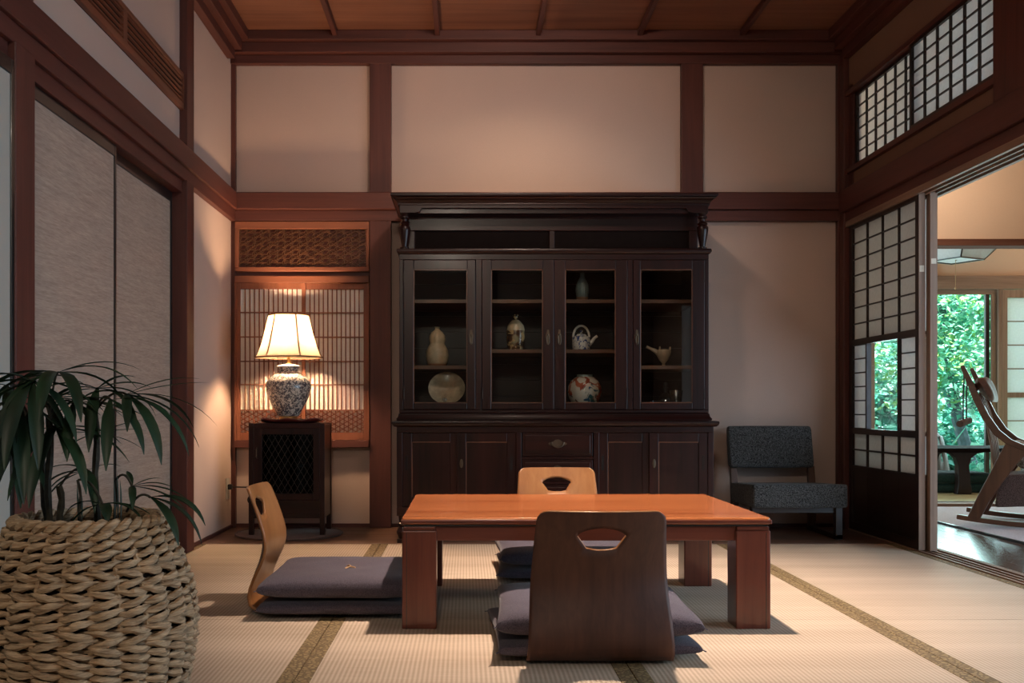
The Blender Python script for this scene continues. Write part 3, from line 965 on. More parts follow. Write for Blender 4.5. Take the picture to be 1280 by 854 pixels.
def slat_leaf(x0, x1, yy, last):
    leaf = MB()
    s = 0.022
    leaf.box(x0, x0 + s, yy, yy + 0.016, 0.50, 1.40)
    leaf.box(x1 - s, x1, yy, yy + 0.016, 0.50, 1.40)
    leaf.box(x0 + s, x1 - s, yy, yy + 0.016, 1.365, 1.40).box(x0 + s, x1 - s, yy, yy + 0.016, 0.50, 0.545)
    lf = leaf.build('slatted_screen', 'red_z', window_2, bevel=0.002)
    B(x0 + s, x1 - s, yy + 0.012, yy + 0.0145, 0.545, 1.365).build('paper_sheet', 'paper_bright', lf)
    a, b = x0 + s, x1 - s
    n = 13
    sl = None
    for k in range(1, n):
        x = a + (b - a) * k / n
        if sl is None:
            sl = B(-0.003, 0.003, 0, 0.0105, 0.672, 1.365).build('slat', 'red_z', lf, loc=(x, yy + 0.001, 0))
        else:
            clone(sl, (x, yy + 0.001, 0))
    for z in (0.672, wz(481, 5.64), wz(452, 5.64), wz(421.5, 5.64), wz(391, 5.64)):
        B(a, b, yy + 0.002, yy + 0.0105, z - 0.0032, z + 0.0032).build('cross_bar', 'red_x', lf)
    q = fret(a, b, 0.545, 0.668, yy + 0.001, yy + 0.011, 0.0285, 0.0050, False, MB())
    tag(q.build('fretwork', 'red_x', lf), None, None, kind='stuff')


slat_leaf(bx0 + 0.010, xm1, y0 - 0.018, False)
slat_leaf(xm0 + 0.006, bx1 - 0.012, y0 + 0.003, True)

# ================================================================== THE VERANDA AND THE FAR ROOM
floor_v = root_structure('floor_veranda', 'dark polished plank floor of the veranda beyond the opening', 'floor')
B(RX + 0.13, 7.0, YF, 6.86, -0.14, -0.02).build('subfloor', 'dark_gap', floor_v)
x = RX + 0.131
while x < 6.2:
    B(x, x + 0.118, YF, 6.80, -0.02, 0.0).build('floor_plank', 'corridor', floor_v, bevel=0.0012)
    x += 0.12
B(RX + 0.13, 7.0, 6.80, 6.93, -0.02, 0.022).build('threshold', 'light_x', floor_v, bevel=0.002)
floor_far = root_structure('floor_far', 'pale green rush mat floor of the far room by the garden', 'floor')
for k in range(4):
    x0 = 2.3 + 0.9 * k
    tm = B(x0 + 0.03, x0 + 0.87, 6.935, 8.73, -0.03, 0.022).build('tatami_mat', 'tatami_green', floor_far)
    B(x0, x0 + 0.03, 6.935, 8.73, -0.03, 0.023).build('border', 'black', tm)
    B(x0 + 0.87, x0 + 0.9, 6.935, 8.73, -0.03, 0.023).build('border', 'black', tm)
    B(x0, x0 + 0.9, 6.935, 6.965, -0.03, 0.024).build('border', 'black', tm)

wall_v = root_structure('wall_veranda', 'ochre plaster wall over a brown beam beyond the opening', 'wall')
B(RX + 0.09, 7.0, 6.88, 6.97, 1.86, 2.75).build('plaster', 'plaster_warm', wall_v)
B(RX + 0.09, 7.0, 6.85, 7.0, 1.815, 1.862).build('rail', 'beam_matte', wall_v, bevel=0.003)
B(RX + 0.09, RX + 0.15, 5.85, 6.97, -0.02, 2.75).build('plaster', 'plaster_warm', wall_v)
B(6.9, 7.0, YF, 9.0, -0.02, 2.75).build('plaster', 'plaster_warm', wall_v)
B(RX + 0.09, 7.0, YF - 0.1, YF, -0.02, 2.75).build('plaster', 'plaster_warm', wall_v)
ceiling_v = root_structure('ceiling_veranda', 'cedar board ceiling over the veranda', 'ceiling')
x = RX + 0.09
while x < 7.0:
    B(x, x + 0.297, YF - 0.1, 9.05, 2.75, 2.77).build('ceiling_board', 'ceiling', ceiling_v)
    x += 0.3
B(XL - 0.3, 7.6, YF - 0.4, 9.2, 2.96, 3.06).build('sun_block_roof', 'dark_gap', ceiling_v)  # unseen roof slab, added to keep the sun out of the rooms

wall_far = root_structure('wall_far', 'far ochre plaster wall above the garden window', 'wall')
FY = 8.8
B(2.2, 7.0, FY, FY + 0.1, 1.862, 2.75).build('plaster', 'plaster_warm', wall_far)
B(2.2, 7.0, FY - 0.04, FY + 0.1, 1.742, 1.862).build('rail', 'light_x', wall_far, bevel=0.004)
B(2.2, 3.565, FY, FY + 0.1, -0.02, 1.742).build('plaster', 'plaster_warm', wall_far)
B(4.08, 4.19, FY - 0.03, FY, 1.862, 2.2).build('post', 'light_z', wall_far)
B(2.2, 7.0, FY - 0.02, FY + 0.1, -0.05, 0.05).build('sill', 'light_x', wall_far, bevel=0.002)
B(5.9, 7.0, FY, FY + 0.1, 0.05, 1.742).build('plaster', 'plaster_warm', wall_far)

window_3 = root_structure('window_3', 'tall glass garden window in the far room', 'window')
B(3.565, 3.64, FY - 0.03, FY + 0.06, 0.05, 1.742).build('jamb', 'light_z', window_3)
B(3.64, 4.75, FY + 0.0, FY + 0.05, 1.70, 1.742).build('head', 'light_x', window_3)
B(4.08, 4.145, FY + 0.0, FY + 0.045, 0.05, 1.70).build('stile', 'light_z', window_3)
B(4.655, 4.69, FY + 0.02, FY + 0.05, 0.05, 1.70).build('stile', 'black_z', window_3)
B(4.70, 4.74, FY + 0.0, FY + 0.03, 0.05, 1.70).build('stile', 'light_z', window_3)
B(4.745, 4.79, FY - 0.03, FY + 0.06, 0.05, 1.742).build('jamb', 'light_z', window_3)
B(3.64, 4.08, FY + 0.025, FY + 0.029, 0.05, 1.70).build('glass', 'glass', window_3)
B(4.145, 4.655, FY + 0.025, FY + 0.029, 0.05, 1.70).build('glass', 'glass', window_3)
B(4.10, 4.12, FY - 0.03, FY, 1.70, 1.712).build('latch', 'iron', window_3)

door_7 = root_structure('door_7', 'bright papered lattice screen with a pale wooden frame beside the garden window', 'sliding door')


def far_screen(x0, x1, yy):
    fm = MB()
    for a, b in ((x0, x0 + 0.045), (x1 - 0.045, x1)):
        fm.box(a, b, yy, yy + 0.03, 0.055, 1.735)
    for a, b in ((1.665, 1.735), (0.775, 0.82), (0.055, 0.36)):
        fm.box(x0 + 0.045, x1 - 0.045, yy, yy + 0.03, a, b)
    lf = fm.build('screen', 'light_z', door_7)
    for za, zb, nr in ((0.82, 1.665, 4), (0.36, 0.775, 2)):
        nc = 4
        dy, dz = (x1 - x0 - 0.09) / nc, (zb - za) / nr
        pm = None
        for i in range(nc):
            for j in range(nr):
                loc = (x0 + 0.045 + dy * (i + .5), yy + 0.015, za + dz * (j + .5))
                if pm is None:
                    pm = B(-dy / 2, dy / 2, 0, 0.0025, -dz / 2, dz / 2).build('pane', 'paper_white', lf, loc=loc)
                else:
                    clone(pm, loc)
        for i in range(1, nc):
            q = x0 + 0.045 + dy * i
            B(q - 0.006, q + 0.006, yy + 0.002, yy + 0.0145, za, zb).build('upright_bar', 'light_z', lf)
        for j in range(1, nr):
            q = za + dz * j
            B(x0 + 0.045, x1 - 0.045, yy + 0.004, yy + 0.0143, q - 0.005, q + 0.005).build('cross_bar', 'light_x', lf)


far_screen(4.775, 5.70, FY - 0.035)

# ================================================================== FURNITURE
# ---- low table
table = thing('low_table', 'low reddish wooden table with glossy top and four square legs', 'table', (0.372, 3.47, 0))
tx0, tx1, ty0, ty1 = -0.203, 0.948, 3.052, 3.895


def rounded_rect(x0, x1, y0, y1, r, n=5):
    out = []
    for cx, cy, a0 in ((x1 - r, y1 - r, 0), (x0 + r, y1 - r, PI / 2), (x0 + r, y0 + r, PI), (x1 - r, y0 + r, 1.5 * PI)):
        for k in range(n + 1):
            a = a0 + PI / 2 * k / n
            out.append((cx + r * math.cos(a), cy + r * math.sin(a)))
    return out


tp = MB()
tp.prism(rounded_rect(tx0 + 0.002, tx1 - 0.002, ty0 + 0.002, ty1 - 0.002, 0.012), 'z', 0.325, 0.346)
tp.build('tabletop', 'table_top', table, smooth=True, bevel=0.006, seg=3)
sb = MB()
for x0, x1, y0, y1 in ((tx0 - 0.001, tx1 + 0.001, ty0 - 0.001, ty0 + 0.02), (tx0 - 0.001, tx1 + 0.001, ty1 - 0.02, ty1 + 0.001), (tx0 - 0.001, tx0 + 0.02, ty0 + 0.02, ty1 - 0.02), (tx1 - 0.02, tx1 + 0.001, ty0 + 0.02, ty1 - 0.02)):
    sb.box(x0, x1, y0, y1, 0.3275, 0.3395)
sb.build('edge_band', 'table_dark_x', table, bevel=0.003)
B(tx0 + 0.012, tx1 - 0.012, ty0 + 0.012, ty1 - 0.012, 0.318, 0.325).build('shadow_groove', 'black', table)
for x0, x1, y0, y1 in ((tx0 + 0.105, tx1 - 0.105, ty0 + 0.022, ty0 + 0.045), (tx0 + 0.105, tx1 - 0.105, ty1 - 0.045, ty1 - 0.022)):
    B(x0, x1, y0, y1, 0.272, 0.318).build('apron', 'table_dark_x', table, bevel=0.003)
for x0, x1 in ((tx0 + 0.02, tx0 + 0.043), (tx1 - 0.043, tx1 - 0.02)):
    B(x0, x1, ty0 + 0.107, ty1 - 0.107, 0.272, 0.318).build('apron', 'table_dark_x', table, bevel=0.003)
for x0 in (tx0 + 0.003, tx1 - 0.110):
    for y0 in (ty0 + 0.003, ty1 - 0.110):
        x1, y1 = x0 + 0.107, y0 + 0.107
        lg = B(x0, x1, y0, y1, 0.0, 0.306).build('leg', 'table_dark_z', table, bevel=0.004)
        B(x0 + 0.004, x1 - 0.004, y0 + 0.004, y1 - 0.004, 0.306, 0.318).build('leg_cap', 'table_dark_x', lg, bevel=0.002)
        gx = x0 + 0.014 if x0 < 0.3 else x1 - 0.014
        B(gx - 0.001, gx + 0.001, y0 - 0.0006, y0 + 0.002, 0.0, 0.300).build('groove', 'black', lg)


# ---- legless floor chairs, each with two stacked cushions
def make_floor_chair():
    root = thing('floor_chair', 'x', 'chair', group='legless floor chairs round the low table')
    prof = [(0.40, 0.010), (0.30, 0.010), (0.20, 0.010), (0.12, 0.0105), (0.07, 0.012), (0.035, 0.018), (0.012, 0.033), (0.002, 0.055), (0.001, 0.085),
            (0.010, 0.125), (0.024, 0.165), (0.033, 0.205), (0.034, 0.235), (0.028, 0.27), (0.018, 0.305), (0.005, 0.345), (-0.010, 0.385), (-0.022, 0.418)]
    P = [Vector((0, y, z)) for y, z in prof]
    L = [0.0]
    for a, b in zip(P, P[1:]):
        L.append(L[-1] + (b - a).length)
    T = L[-1]

    def at(t):
        t = max(0, min(T, t))
        for i in range(len(L) - 1):
            if t <= L[i + 1] + 1e-9:
                f = (t - L[i]) / (L[i + 1] - L[i])
                return P[i].lerp(P[i + 1], f)
        return P[-1].copy()
    # half width along the length: seat 0.17, bend 0.196, top 0.168
    tb = L[6]

    def W(t):
        if t < tb:
            w = 0.170 + (0.195 - 0.170) * min(1, t / (tb * 0.8))
        else:
            w = 0.195 - (0.195 - 0.168) * (t - tb) / (T - tb)
        r = 0.028
        d = T - t
        if d < r:
            w -= r - math.sqrt(max(0, r * r - (r - d) ** 2))
        if t < r:
            w -= r - math.sqrt(max(0, r * r - (r - t) ** 2))
        return w
    t0, t1 = T - 0.106, T - 0.070                        # the hand hole: lower edge and upper edge at its ends

    def rowt(s, f):
        """t of row f (0..1 below hole, 1..2 hole, 2..3 above) in column s"""
        k = min(1.0, abs(s) / 0.45)
        a = t0 - 0.006 * (1 - k * k)
        b = t1 + 0.024 * (1 - k * k)
        if f <= 1:
            return a * f
        if f <= 2:
            return a + (b - a) * (f - 1)
        return b + (T - b) * (f - 2)
    fs_ = [i / 26 for i in range(27)] + [1 + i / 5 for i in range(1, 6)] + [2, ][0:0] + [2 + q for q in (0.2, 0.4, 0.6, 0.75, 0.86, 0.93, 0.97, 0.99, 1.0)]
    cols = [-1 + 2 * i / 40 for i in range(41)]
    mb = MB()
    vs, fc = [], []
    for f in fs_:
        for s in cols:
            t = rowt(s, f)
            w = W(t)
            hw = 0.040 + 0.024 * max(0, min(1.4, (t - t0) / (t1 - t0)))
            if t < t0 - 0.12 or t > t1 + 0.05:
                u = s * w
            else:
                k = max(0, min(1, 1 - max(0, t0 - t) / 0.12)) if t < t0 else max(0, min(1, 1 - max(0, t - t1 - 0.024) / 0.026))
                aa = abs(s)
                uw = aa / 0.45 * hw if aa <= 0.45 else hw + (aa - 0.45) / 0.55 * (w - hw)
                u = math.copysign(aa * w * (1 - k) + uw * k, s)
            p = at(t)
            bend = max(0, min(1, (p.z - 0.03) / 0.17))
            vs.append((u, p.y + 0.95 * u * u * bend - 0.004 * bend, p.z))
    nc = len(cols)
    for i in range(len(fs_) - 1):
        mid = (fs_[i] + fs_[i + 1]) / 2
        for j in range(nc - 1):
            sm = (cols[j] + cols[j + 1]) / 2
            if 1 < mid < 2 and abs(sm) < 0.45:
                continue
            fc.append((i * nc + j, i * nc + j + 1, (i + 1) * nc + j + 1, (i + 1) * nc + j))
    me = bpy.data.meshes.new('shell')
    me.from_pydata(vs, [], fc)
    for q in ('ply_back', 'ply_face', 'walnut_x'):
        me.materials.append(M[q])
    me.shade_smooth()
    o = bpy.data.objects.new('shell', me)
    C.objects.link(o)
    sd = o.modifiers.new('thickness', 'SOLIDIFY')
    sd.thickness = 0.009
    sd.offset = 1
    sd.material_offset = 1
    sd.material_offset_rim = 1
    put(o, root)
    return root


def make_cushion(name, L1, L2, h, seed, thread):
    root = thing(name, 'x', 'cushion', group='charcoal cushions on the floor chairs')
    rnd = random.Random(seed)
    n = 36
    vs, fc = [], []

    def prof(u):
        return max(0.0, 1 - abs(u) ** 6.0) ** 0.30
    ph = [rnd.random() * 6 for _ in range(6)]
    for side in (1, -1):
        for i in range(n + 1):
            for j in range(n + 1):
                u, v = -1 + 2 * i / n, -1 + 2 * j / n
                # denser towards the edge
                u = math.copysign(1 - (1 - abs(u)) ** 1.5, u)
                v = math.copysign(1 - (1 - abs(v)) ** 1.5, v)
                pin = 1 - 0.028 * (1 - v * v) * abs(u) ** 3
                pin2 = 1 - 0.028 * (1 - u * u) * abs(v) ** 3
                x, y = u * L1 / 2 * pin, v * L2 / 2 * pin2
                z = prof(u) * prof(v)
                r2 = u * u + v * v
                dim = 0.22 * math.exp(-r2 * 14)
                wr = 0.035 * math.sin(7 * u + 3 * v + ph[0]) * math.sin(5 * v - 2 * u + ph[1]) + 0.02 * math.sin(13 * u + ph[2]) * math.sin(11 * v + ph[3])
                edge = 0.05 * math.sin(24 * (u + v) + ph[4]) * (max(abs(u), abs(v)) ** 8) * (1 - max(abs(u), abs(v)))
                z *= 1 - dim + wr + edge * 4
                vs.append((x, y, h / 2 + side * (h / 2 * z + 0.0007)))
    N = (n + 1) ** 2
    for side in (0, 1):
        for i in range(n):
            for j in range(n):
                q = [side * N + i * (n + 1) + j, side * N + (i + 1) * (n + 1) + j, side * N + (i + 1) * (n + 1) + j + 1, side * N + i * (n + 1) + j + 1]
                fc.append(tuple(q if side == 0 else q[::-1]))
    ring = [(i, 0) for i in range(n)] + [(n, j) for j in range(n)] + [(i, n) for i in range(n, 0, -1)] + [(0, j) for j in range(n, 0, -1)]
    for a, b in zip(ring, ring[1:] + ring[:1]):
        ia, ib = a[0] * (n + 1) + a[1], b[0] * (n + 1) + b[1]
        fc.append((ia, ia + N, ib + N, ib))
    mb = MB()
    mb.add(vs, fc)
    mb.build('cover', 'cushion', root, smooth=True)
    if thread:
        z = h * 0.90
        tt = MB()
        tt.tube([(-0.040, -0.020, z - 0.003), (-0.018, -0.004, z + 0.005), (0.004, 0.003, z + 0.006), (0.030, -0.012, z + 0.002)], 0.003, 6)
        tt.tube([(0.004, 0.003, z + 0.004), (0.016, 0.020, z + 0.003), (0.034, 0.024, z)], 0.003, 6)
        tt.build('knotted_thread', 'tuft', root, smooth=True)
    for sx_ in (-1, 1):
        for sy_ in (-1, 1):
            tt = MB()
            for k in range(5):
                a = (k - 2) * 0.16 + math.atan2(sy_ * L2, sx_ * L1)
                tt.tube([(sx_ * L1 / 2 * 0.985, sy_ * L2 / 2 * 0.985, h / 2), (sx_ * L1 / 2 + 0.008 * math.cos(a), sy_ * L2 / 2 + 0.008 * math.sin(a), h / 2 - 0.003)], 0.0012, 4)
            tt.build('tassel', 'cushion', root)
    return root


chair = make_floor_chair()
cu_lo = make_cushion('cushion', 0.555, 0.535, 0.047, 3, False)
cu_hi = make_cushion('cushion', 0.560, 0.540, 0.072, 5, True)
spots = [  # chair x, y, turn; labels
    ((0.357, 2.60), 0.0, 'floor chair seen from behind in front of the low table, dark brown bentwood back',
     'lower charcoal cushion under the chair in front of the table', 'upper charcoal cushion on the chair in front of the table', 0.035, 0.0),
    ((-0.725, 3.452), -PI / 2, 'floor chair at the left end of the low table, its curved back seen edge-on',
     'lower charcoal cushion of the chair at the table end nearest the lamp', 'upper charcoal cushion with tan knot at the table end nearest the lamp', 0.0, 0.0),
    ((0.405, 4.42), PI, 'floor chair behind the low table, lit orange bentwood back with fan-shaped hand hole',
     'lower charcoal cushion on the far side of the table', 'upper charcoal cushion on the far side of the table', -0.02, 0.0),
]
for i, ((x, y), rz, lab, lab_lo, lab_hi, twist, _) in enumerate(spots):
    c = chair if i == 0 else copy_tree(chair)
    lo = cu_lo if i == 0 else copy_tree(cu_lo)
    hi = cu_hi if i == 0 else copy_tree(cu_hi)
    c['label'], lo['label'], hi['label'] = lab, lab_lo, lab_hi
    f = Vector((-math.sin(rz), math.cos(rz)))
    c.location = (x, y, 0)
    c.rotation_euler = (0, 0, rz)
    cx, cy = x + f.x * 0.312, y + f.y * 0.312
    lo.location = (cx + (-0.004 if i == 0 else 0), cy, 0.0105)
    lo.rotation_euler = (0, 0, rz + twist)
    hi.location = (cx + (0.012 if i == 0 else 0.004), cy, 0.0620)
    hi.rotation_euler = (0, 0, rz - twist)

# ---- dark display cabinet
cab = thing('display_cabinet', 'tall dark wooden display cabinet with four glazed doors against the back wall', 'cabinet', (0.45, 5.3, 0))
FB, FU, BK = 4.97, 5.05, 5.60            # base front, upper front, back
bx0, bx1 = -0.352, 1.249
ux0, ux1 = -0.345, 1.244
# feet
for x in (bx0 + 0.028, bx1 - 0.028):
    for y in (FB + 0.03, BK - 0.04):
        ft = MB()
        ft.lathe([(0.016, 0.022), (0.020, 0.028), (0.030, 0.05), (0.031, 0.058), (0.024, 0.075), (0.017, 0.085), (0.024, 0.092), (0.026, 0.098), (0.018, 0.106), (0.022, 0.14)], (x, y, 0), 16)
        ft.box(x - 0.026, x + 0.026, y - 0.026, y + 0.026, 0.0, 0.022)
        ft.build('turned_foot', 'cab_z', cab, smooth=True)
# base carcass
B(bx0, bx0 + 0.022, FB + 0.012, BK, 0.14, 0.593).build('side_panel', 'cab_z', cab)
B(bx1 - 0.022, bx1, FB + 0.012, BK, 0.14, 0.593).build('side_panel', 'cab_z', cab)
B(bx0, bx1, BK - 0.012, BK, 0.14, 0.593).build('back_panel', 'cab_x', cab)
B(bx0 + 0.022, bx1 - 0.022, FB + 0.03, BK - 0.012, 0.14, 0.16).build('base_board', 'cab_x', cab)
s = 4.97 / 1230
for x0, x1, z0, z1, ax in ((bx0, bx1, 0.14, 0.185, 'x'), (bx0, bx1, 0.562, 0.593, 'x'), (bx0, wx(503, FB), 0.185, 0.562, 'z'), (wx(645, FB), wx(652, FB), 0.185, 0.562, 'z'), (wx(742, FB), wx(749, FB), 0.185, 0.562, 'z'), (wx(885, FB), bx1, 0.185, 0.562, 'z')):
    B(x0, x1, FB, FB + 0.022, z0, z1).build('face_frame', 'cab_' + ax, cab, bevel=0.002)
B(wx(652, FB), wx(742, FB), FB + 0.001, FB + 0.02, 0.425, 0.439).build('face_frame', 'cab_x', cab)
B(wx(652, FB), wx(742, FB), FB + 0.001, FB + 0.02, 0.30, 0.314).build('face_frame', 'cab_x', cab)
# sliding doors of the base
for n, (p0, p1, dy) in enumerate(((503, 574, 0.016), (571, 645, 0.004), (749, 815, 0.016), (812, 885, 0.004))):
    x0, x1 = wx(p0, FB), wx(p1, FB)
    yb = FB + dy
    w = 0.046
    d = MB()
    d.box(x0, x0 + w, yb, yb + 0.011, 0.187, 0.560).box(x1 - w, x1, yb, yb + 0.011, 0.187, 0.560)
    d.box(x0 + w, x1 - w, yb, yb + 0.011, 0.514, 0.560).box(x0 + w, x1 - w, yb, yb + 0.011, 0.187, 0.235)
    dd = d.build('sliding_door', 'cab_z', cab, bevel=0.002)
    B(x0 + w, x1 - w, yb + 0.005, yb + 0.009, 0.235, 0.514).build('panel', 'cab_z', dd)
    e = MB()
    e.bar((x0 + w + 0.002, yb + 0.003, 0.235), (x0 + w + 0.002, yb + 0.003, 0.514), 0.005, 0.005)
    e.bar((x0 + w, yb + 0.003, 0.512), (x1 - w, yb + 0.003, 0.512), 0.005, 0.005)
    e.build('bead', 'walnut_z', dd)
    px = x0 + w * 0.5 if n in (1, 3) else x0 + w * 0.42
    if n in (1, 3):
        q = MB().lathe([(0.008, 0), (0.009, 0.003), (0.005, 0.004)], n=14)
        k = q.build('lock_plate', 'old_brass', dd, smooth=True)
        k.scale = (1, 2.6, 1)
        k.rotation_euler = (PI / 2, 0, 0)
        k.location = (px, yb, 0.405)
        B(x1 - w * 0.5 - 0.006, x1 - w * 0.5 + 0.006, yb - 0.001, yb + 0.001, 0.37, 0.445).build('finger_slot', 'dark_gap', dd)
    else:
        B(px - 0.006, px + 0.006, yb - 0.001, yb + 0.001, 0.37, 0.445).build('finger_slot', 'dark_gap', dd)
# drawers
for z0, z1 in ((0.441, 0.560), (0.316, 0.423), (0.187, 0.298)):
    x0, x1 = wx(653, FB), wx(741, FB)
    dr = B(x0, x1, FB + 0.004, FB + 0.3, z0, z1).build('drawer', 'cab_x', cab, bevel=0.002)
    B(x0 + 0.012, x1 - 0.012, FB - 0.002, FB + 0.004, z0 + 0.012, z1 - 0.012).build('drawer_face', 'cab_x', dr, bevel=0.003)
    zc, xc = (z0 + z1) / 2 + 0.004, (x0 + x1) / 2
    h = MB()
    pl = [(xc + 0.042 * math.cos(a) * (1 + 0.12 * math.cos(4 * a)), zc + 0.018 * math.sin(a) * (1 + 0.25 * math.cos(4 * a))) for a in [2 * PI * k / 32 for k in range(32)]]
    h.prism(pl, 'y', FB - 0.0045, FB - 0.002)
    h.tube([(xc + 0.030 * math.cos(a), FB - 0.010 - 0.006 * math.sin(-a), zc + 0.004 + 0.022 * math.sin(a)) for a in [PI + PI * k / 12 for k in range(13)]], 0.0032, 6)
    h.lathe([(0.005, -0.004), (0.005, 0.004)], (xc - 0.030, FB - 0.006, zc + 0.004), 8).lathe([(0.005, -0.004), (0.005, 0.004)], (xc + 0.030, FB - 0.006, zc + 0.004), 8)
    h.build('drop_handle', 'old_brass', dr, smooth=True)


def moulding(name, prof, x0, x1, yf, yb_, mat):
    """prof [(out, z)] swept along the front and both sides, mitred"""
    mb = MB()
    vs = []
    for o, z in prof:
        vs += [(x0 - o, yb_, z), (x0 - o, yf - o, z), (x1 + o, yf - o, z), (x1 + o, yb_, z)]
    n = len(prof)
    fc = []
    for i in range(n - 1):
        for k in range(3):
            fc.append((i * 4 + k, i * 4 + k + 1, (i + 1) * 4 + k + 1, (i + 1) * 4 + k))
        fc.append((i * 4 + 3, i * 4, (i + 1) * 4, (i + 1) * 4 + 3))
    fc.append((3, 2, 1, 0))
    fc.append(tuple((n - 1) * 4 + k for k in range(4)))
    mb.add(vs, fc)
    return mb.build(name, mat, cab, smooth=True)


moulding('counter_moulding', [(0.0, 0.590), (0.012, 0.592), (0.020, 0.600), (0.024, 0.610), (0.022, 0.618), (0.004, 0.621)], bx0, bx1, FB, BK, 'cab_x')
moulding('counter_moulding', [(0.012, 0.621), (0.014, 0.630), (0.006, 0.640), (0.002, 0.656), (-0.004, 0.660)], ux0, ux1, FU, BK, 'cab_x')
# upper carcass
B(ux0, ux0 + 0.022, FU + 0.02, BK, 0.66, 1.478).build('side_panel', 'cab_z', cab)
B(ux1 - 0.022, ux1, FU + 0.02, BK, 0.66, 1.478).build('side_panel', 'cab_z', cab)
B(ux0, ux1, BK - 0.0009, BK, 0.66, 1.478).build('back_sheet', 'black_x', cab)
nb = 9
for k in range(nb):
    z0 = 0.66 + (1.478 - 0.66) / nb * k
    B(ux0, ux1, BK - 0.012, BK - 0.001 - 0.001 * (k % 2), z0 + 0.001, z0 + (1.478 - 0.66) / nb - 0.0015).build('back_board', 'cab_x', cab)
B(ux0 + 0.022, ux1 - 0.022, FU + 0.03, BK - 0.012, 0.66, 0.684).build('bottom_board', 'cab_x', cab)
B(ux0 + 0.022, ux1 - 0.022, FU + 0.03, BK - 0.012, 1.455, 1.478).build('top_board', 'cab_x', cab)
for x0, x1, z0, z1, ax in ((ux0, ux1, 1.447, 1.478, 'x'), (ux0, ux1, 0.66, 0.676, 'x'), (ux0, wx(504, FU), 0.676, 1.447, 'z'), (wx(594.7, FU), wx(602, FU), 0.676, 1.447, 'z'), (wx(784.5, FU), wx(791, FU), 0.676, 1.447, 'z'), (wx(881, FU), ux1, 0.676, 1.447, 'z')):
    B(x0, x1, FU, FU + 0.022, z0, z1).build('face_frame', 'cab_' + ax, cab, bevel=0.002)
B(wx(594.7, FU) + 0.004, wx(602, FU) - 0.004, FU + 0.03, BK - 0.015, 0.70, 1.455).build('partition', 'cab_z', cab)
B(wx(784.5, FU) + 0.004, wx(791, FU) - 0.004, FU + 0.03, BK - 0.015, 0.70, 1.455).build('partition', 'cab_z', cab)
SF = 5.13
sh = {'a': (ux0 + 0.022, wx(594.7, FU) + 0.004, (1.232, 0.888)), 'b': (wx(602, FU) - 0.004, wx(784.5, FU) + 0.004, (1.232, 0.972)), 'c': (wx(791, FU) - 0.004, ux1 - 0.022, (1.232, 0.888))}
for key, (x0, x1, zs) in sh.items():
    for z in zs:
        B(x0, x1, SF, BK - 0.015, z, z + 0.019).build('shelf', 'walnut_x', cab, bevel=0.001)
# glazed doors: x0, x1, glass x0, x1, hinge side, handle x
for p0, p1, g0, g1, hinge, hp in ((504.5, 594.3, 517, 584, -1, 589), (602.4, 692.4, 614, 678.5, -1, 684.8), (692.8, 784.1, 706.5, 769.5, 1, 699.2), (791.4, 880.6, 800.5, 865.5, 1, 796)):
    x0, x1, gx0, gx1 = wx(p0, FU), wx(p1, FU), wx(g0, FU), wx(g1, FU)
    z0, z1, gz0, gz1 = 0.678, 1.445, 0.711, 1.396
    d = MB()
    y0 = FU - 0.004
    d.box(x0, gx0, y0, y0 + 0.022, z0, z1).box(gx1, x1, y0, y0 + 0.022, z0, z1)
    d.box(gx0, gx1, y0, y0 + 0.022, z0, gz0).box(gx0, gx1, y0, y0 + 0.022, gz1, z1)
    dd = d.build('glazed_door', 'cab_z', cab, bevel=0.0025)
    B(gx0, gx1, y0 + 0.010, y0 + 0.013, gz0, gz1).build('glass', 'cab_glass', dd)
    e = MB()
    for a, b in (((gx0 + 0.002, y0 + 0.005, gz0), (gx0 + 0.002, y0 + 0.005, gz1)), ((gx1 - 0.002, y0 + 0.005, gz0), (gx1 - 0.002, y0 + 0.005, gz1)),
                 ((gx0, y0 + 0.005, gz0 + 0.002), (gx1, y0 + 0.005, gz0 + 0.002)), ((gx0, y0 + 0.005, gz1 - 0.002), (gx1, y0 + 0.005, gz1 - 0.002))):
        e.bar(a, b, 0.0045, 0.006, up=(0, 1, 0))
    e.build('glazing_bead', 'walnut_z', dd)
    hx = x0 + 0.002 if hinge < 0 else x1 - 0.002
    for z in (1.36, 0.76):
        B(hx - 0.0022, hx + 0.0022, y0 - 0.003, y0, z - 0.030, z + 0.030).build('hinge', 'iron', dd, bevel=0.001)
    hc = wx(hp, FU)
    q = MB()
    pl = [(hc + 0.0095 * math.cos(a) * (1 + 0.15 * math.cos(4 * a)), 1.052 + 0.037 * math.sin(a) * (1 + 0.10 * math.cos(6 * a))) for a in [2 * PI * k / 28 for k in range(28)]]
    q.prism(pl, 'y', y0 - 0.003, y0)
    q.tube([(hc + 0.007 * math.sin(a), y0 - 0.007, 1.034 + 0.024 * math.cos(a)) for a in [2 * PI * k / 16 for k in range(16)]], 0.0022, 6, closed=True)
    q.lathe([(0.004, 0), (0.005, 0.006), (0.003, 0.008)], (hc, y0 - 0.006, 1.056), 8)
    q.build('handle', 'old_brass', dd, smooth=True)
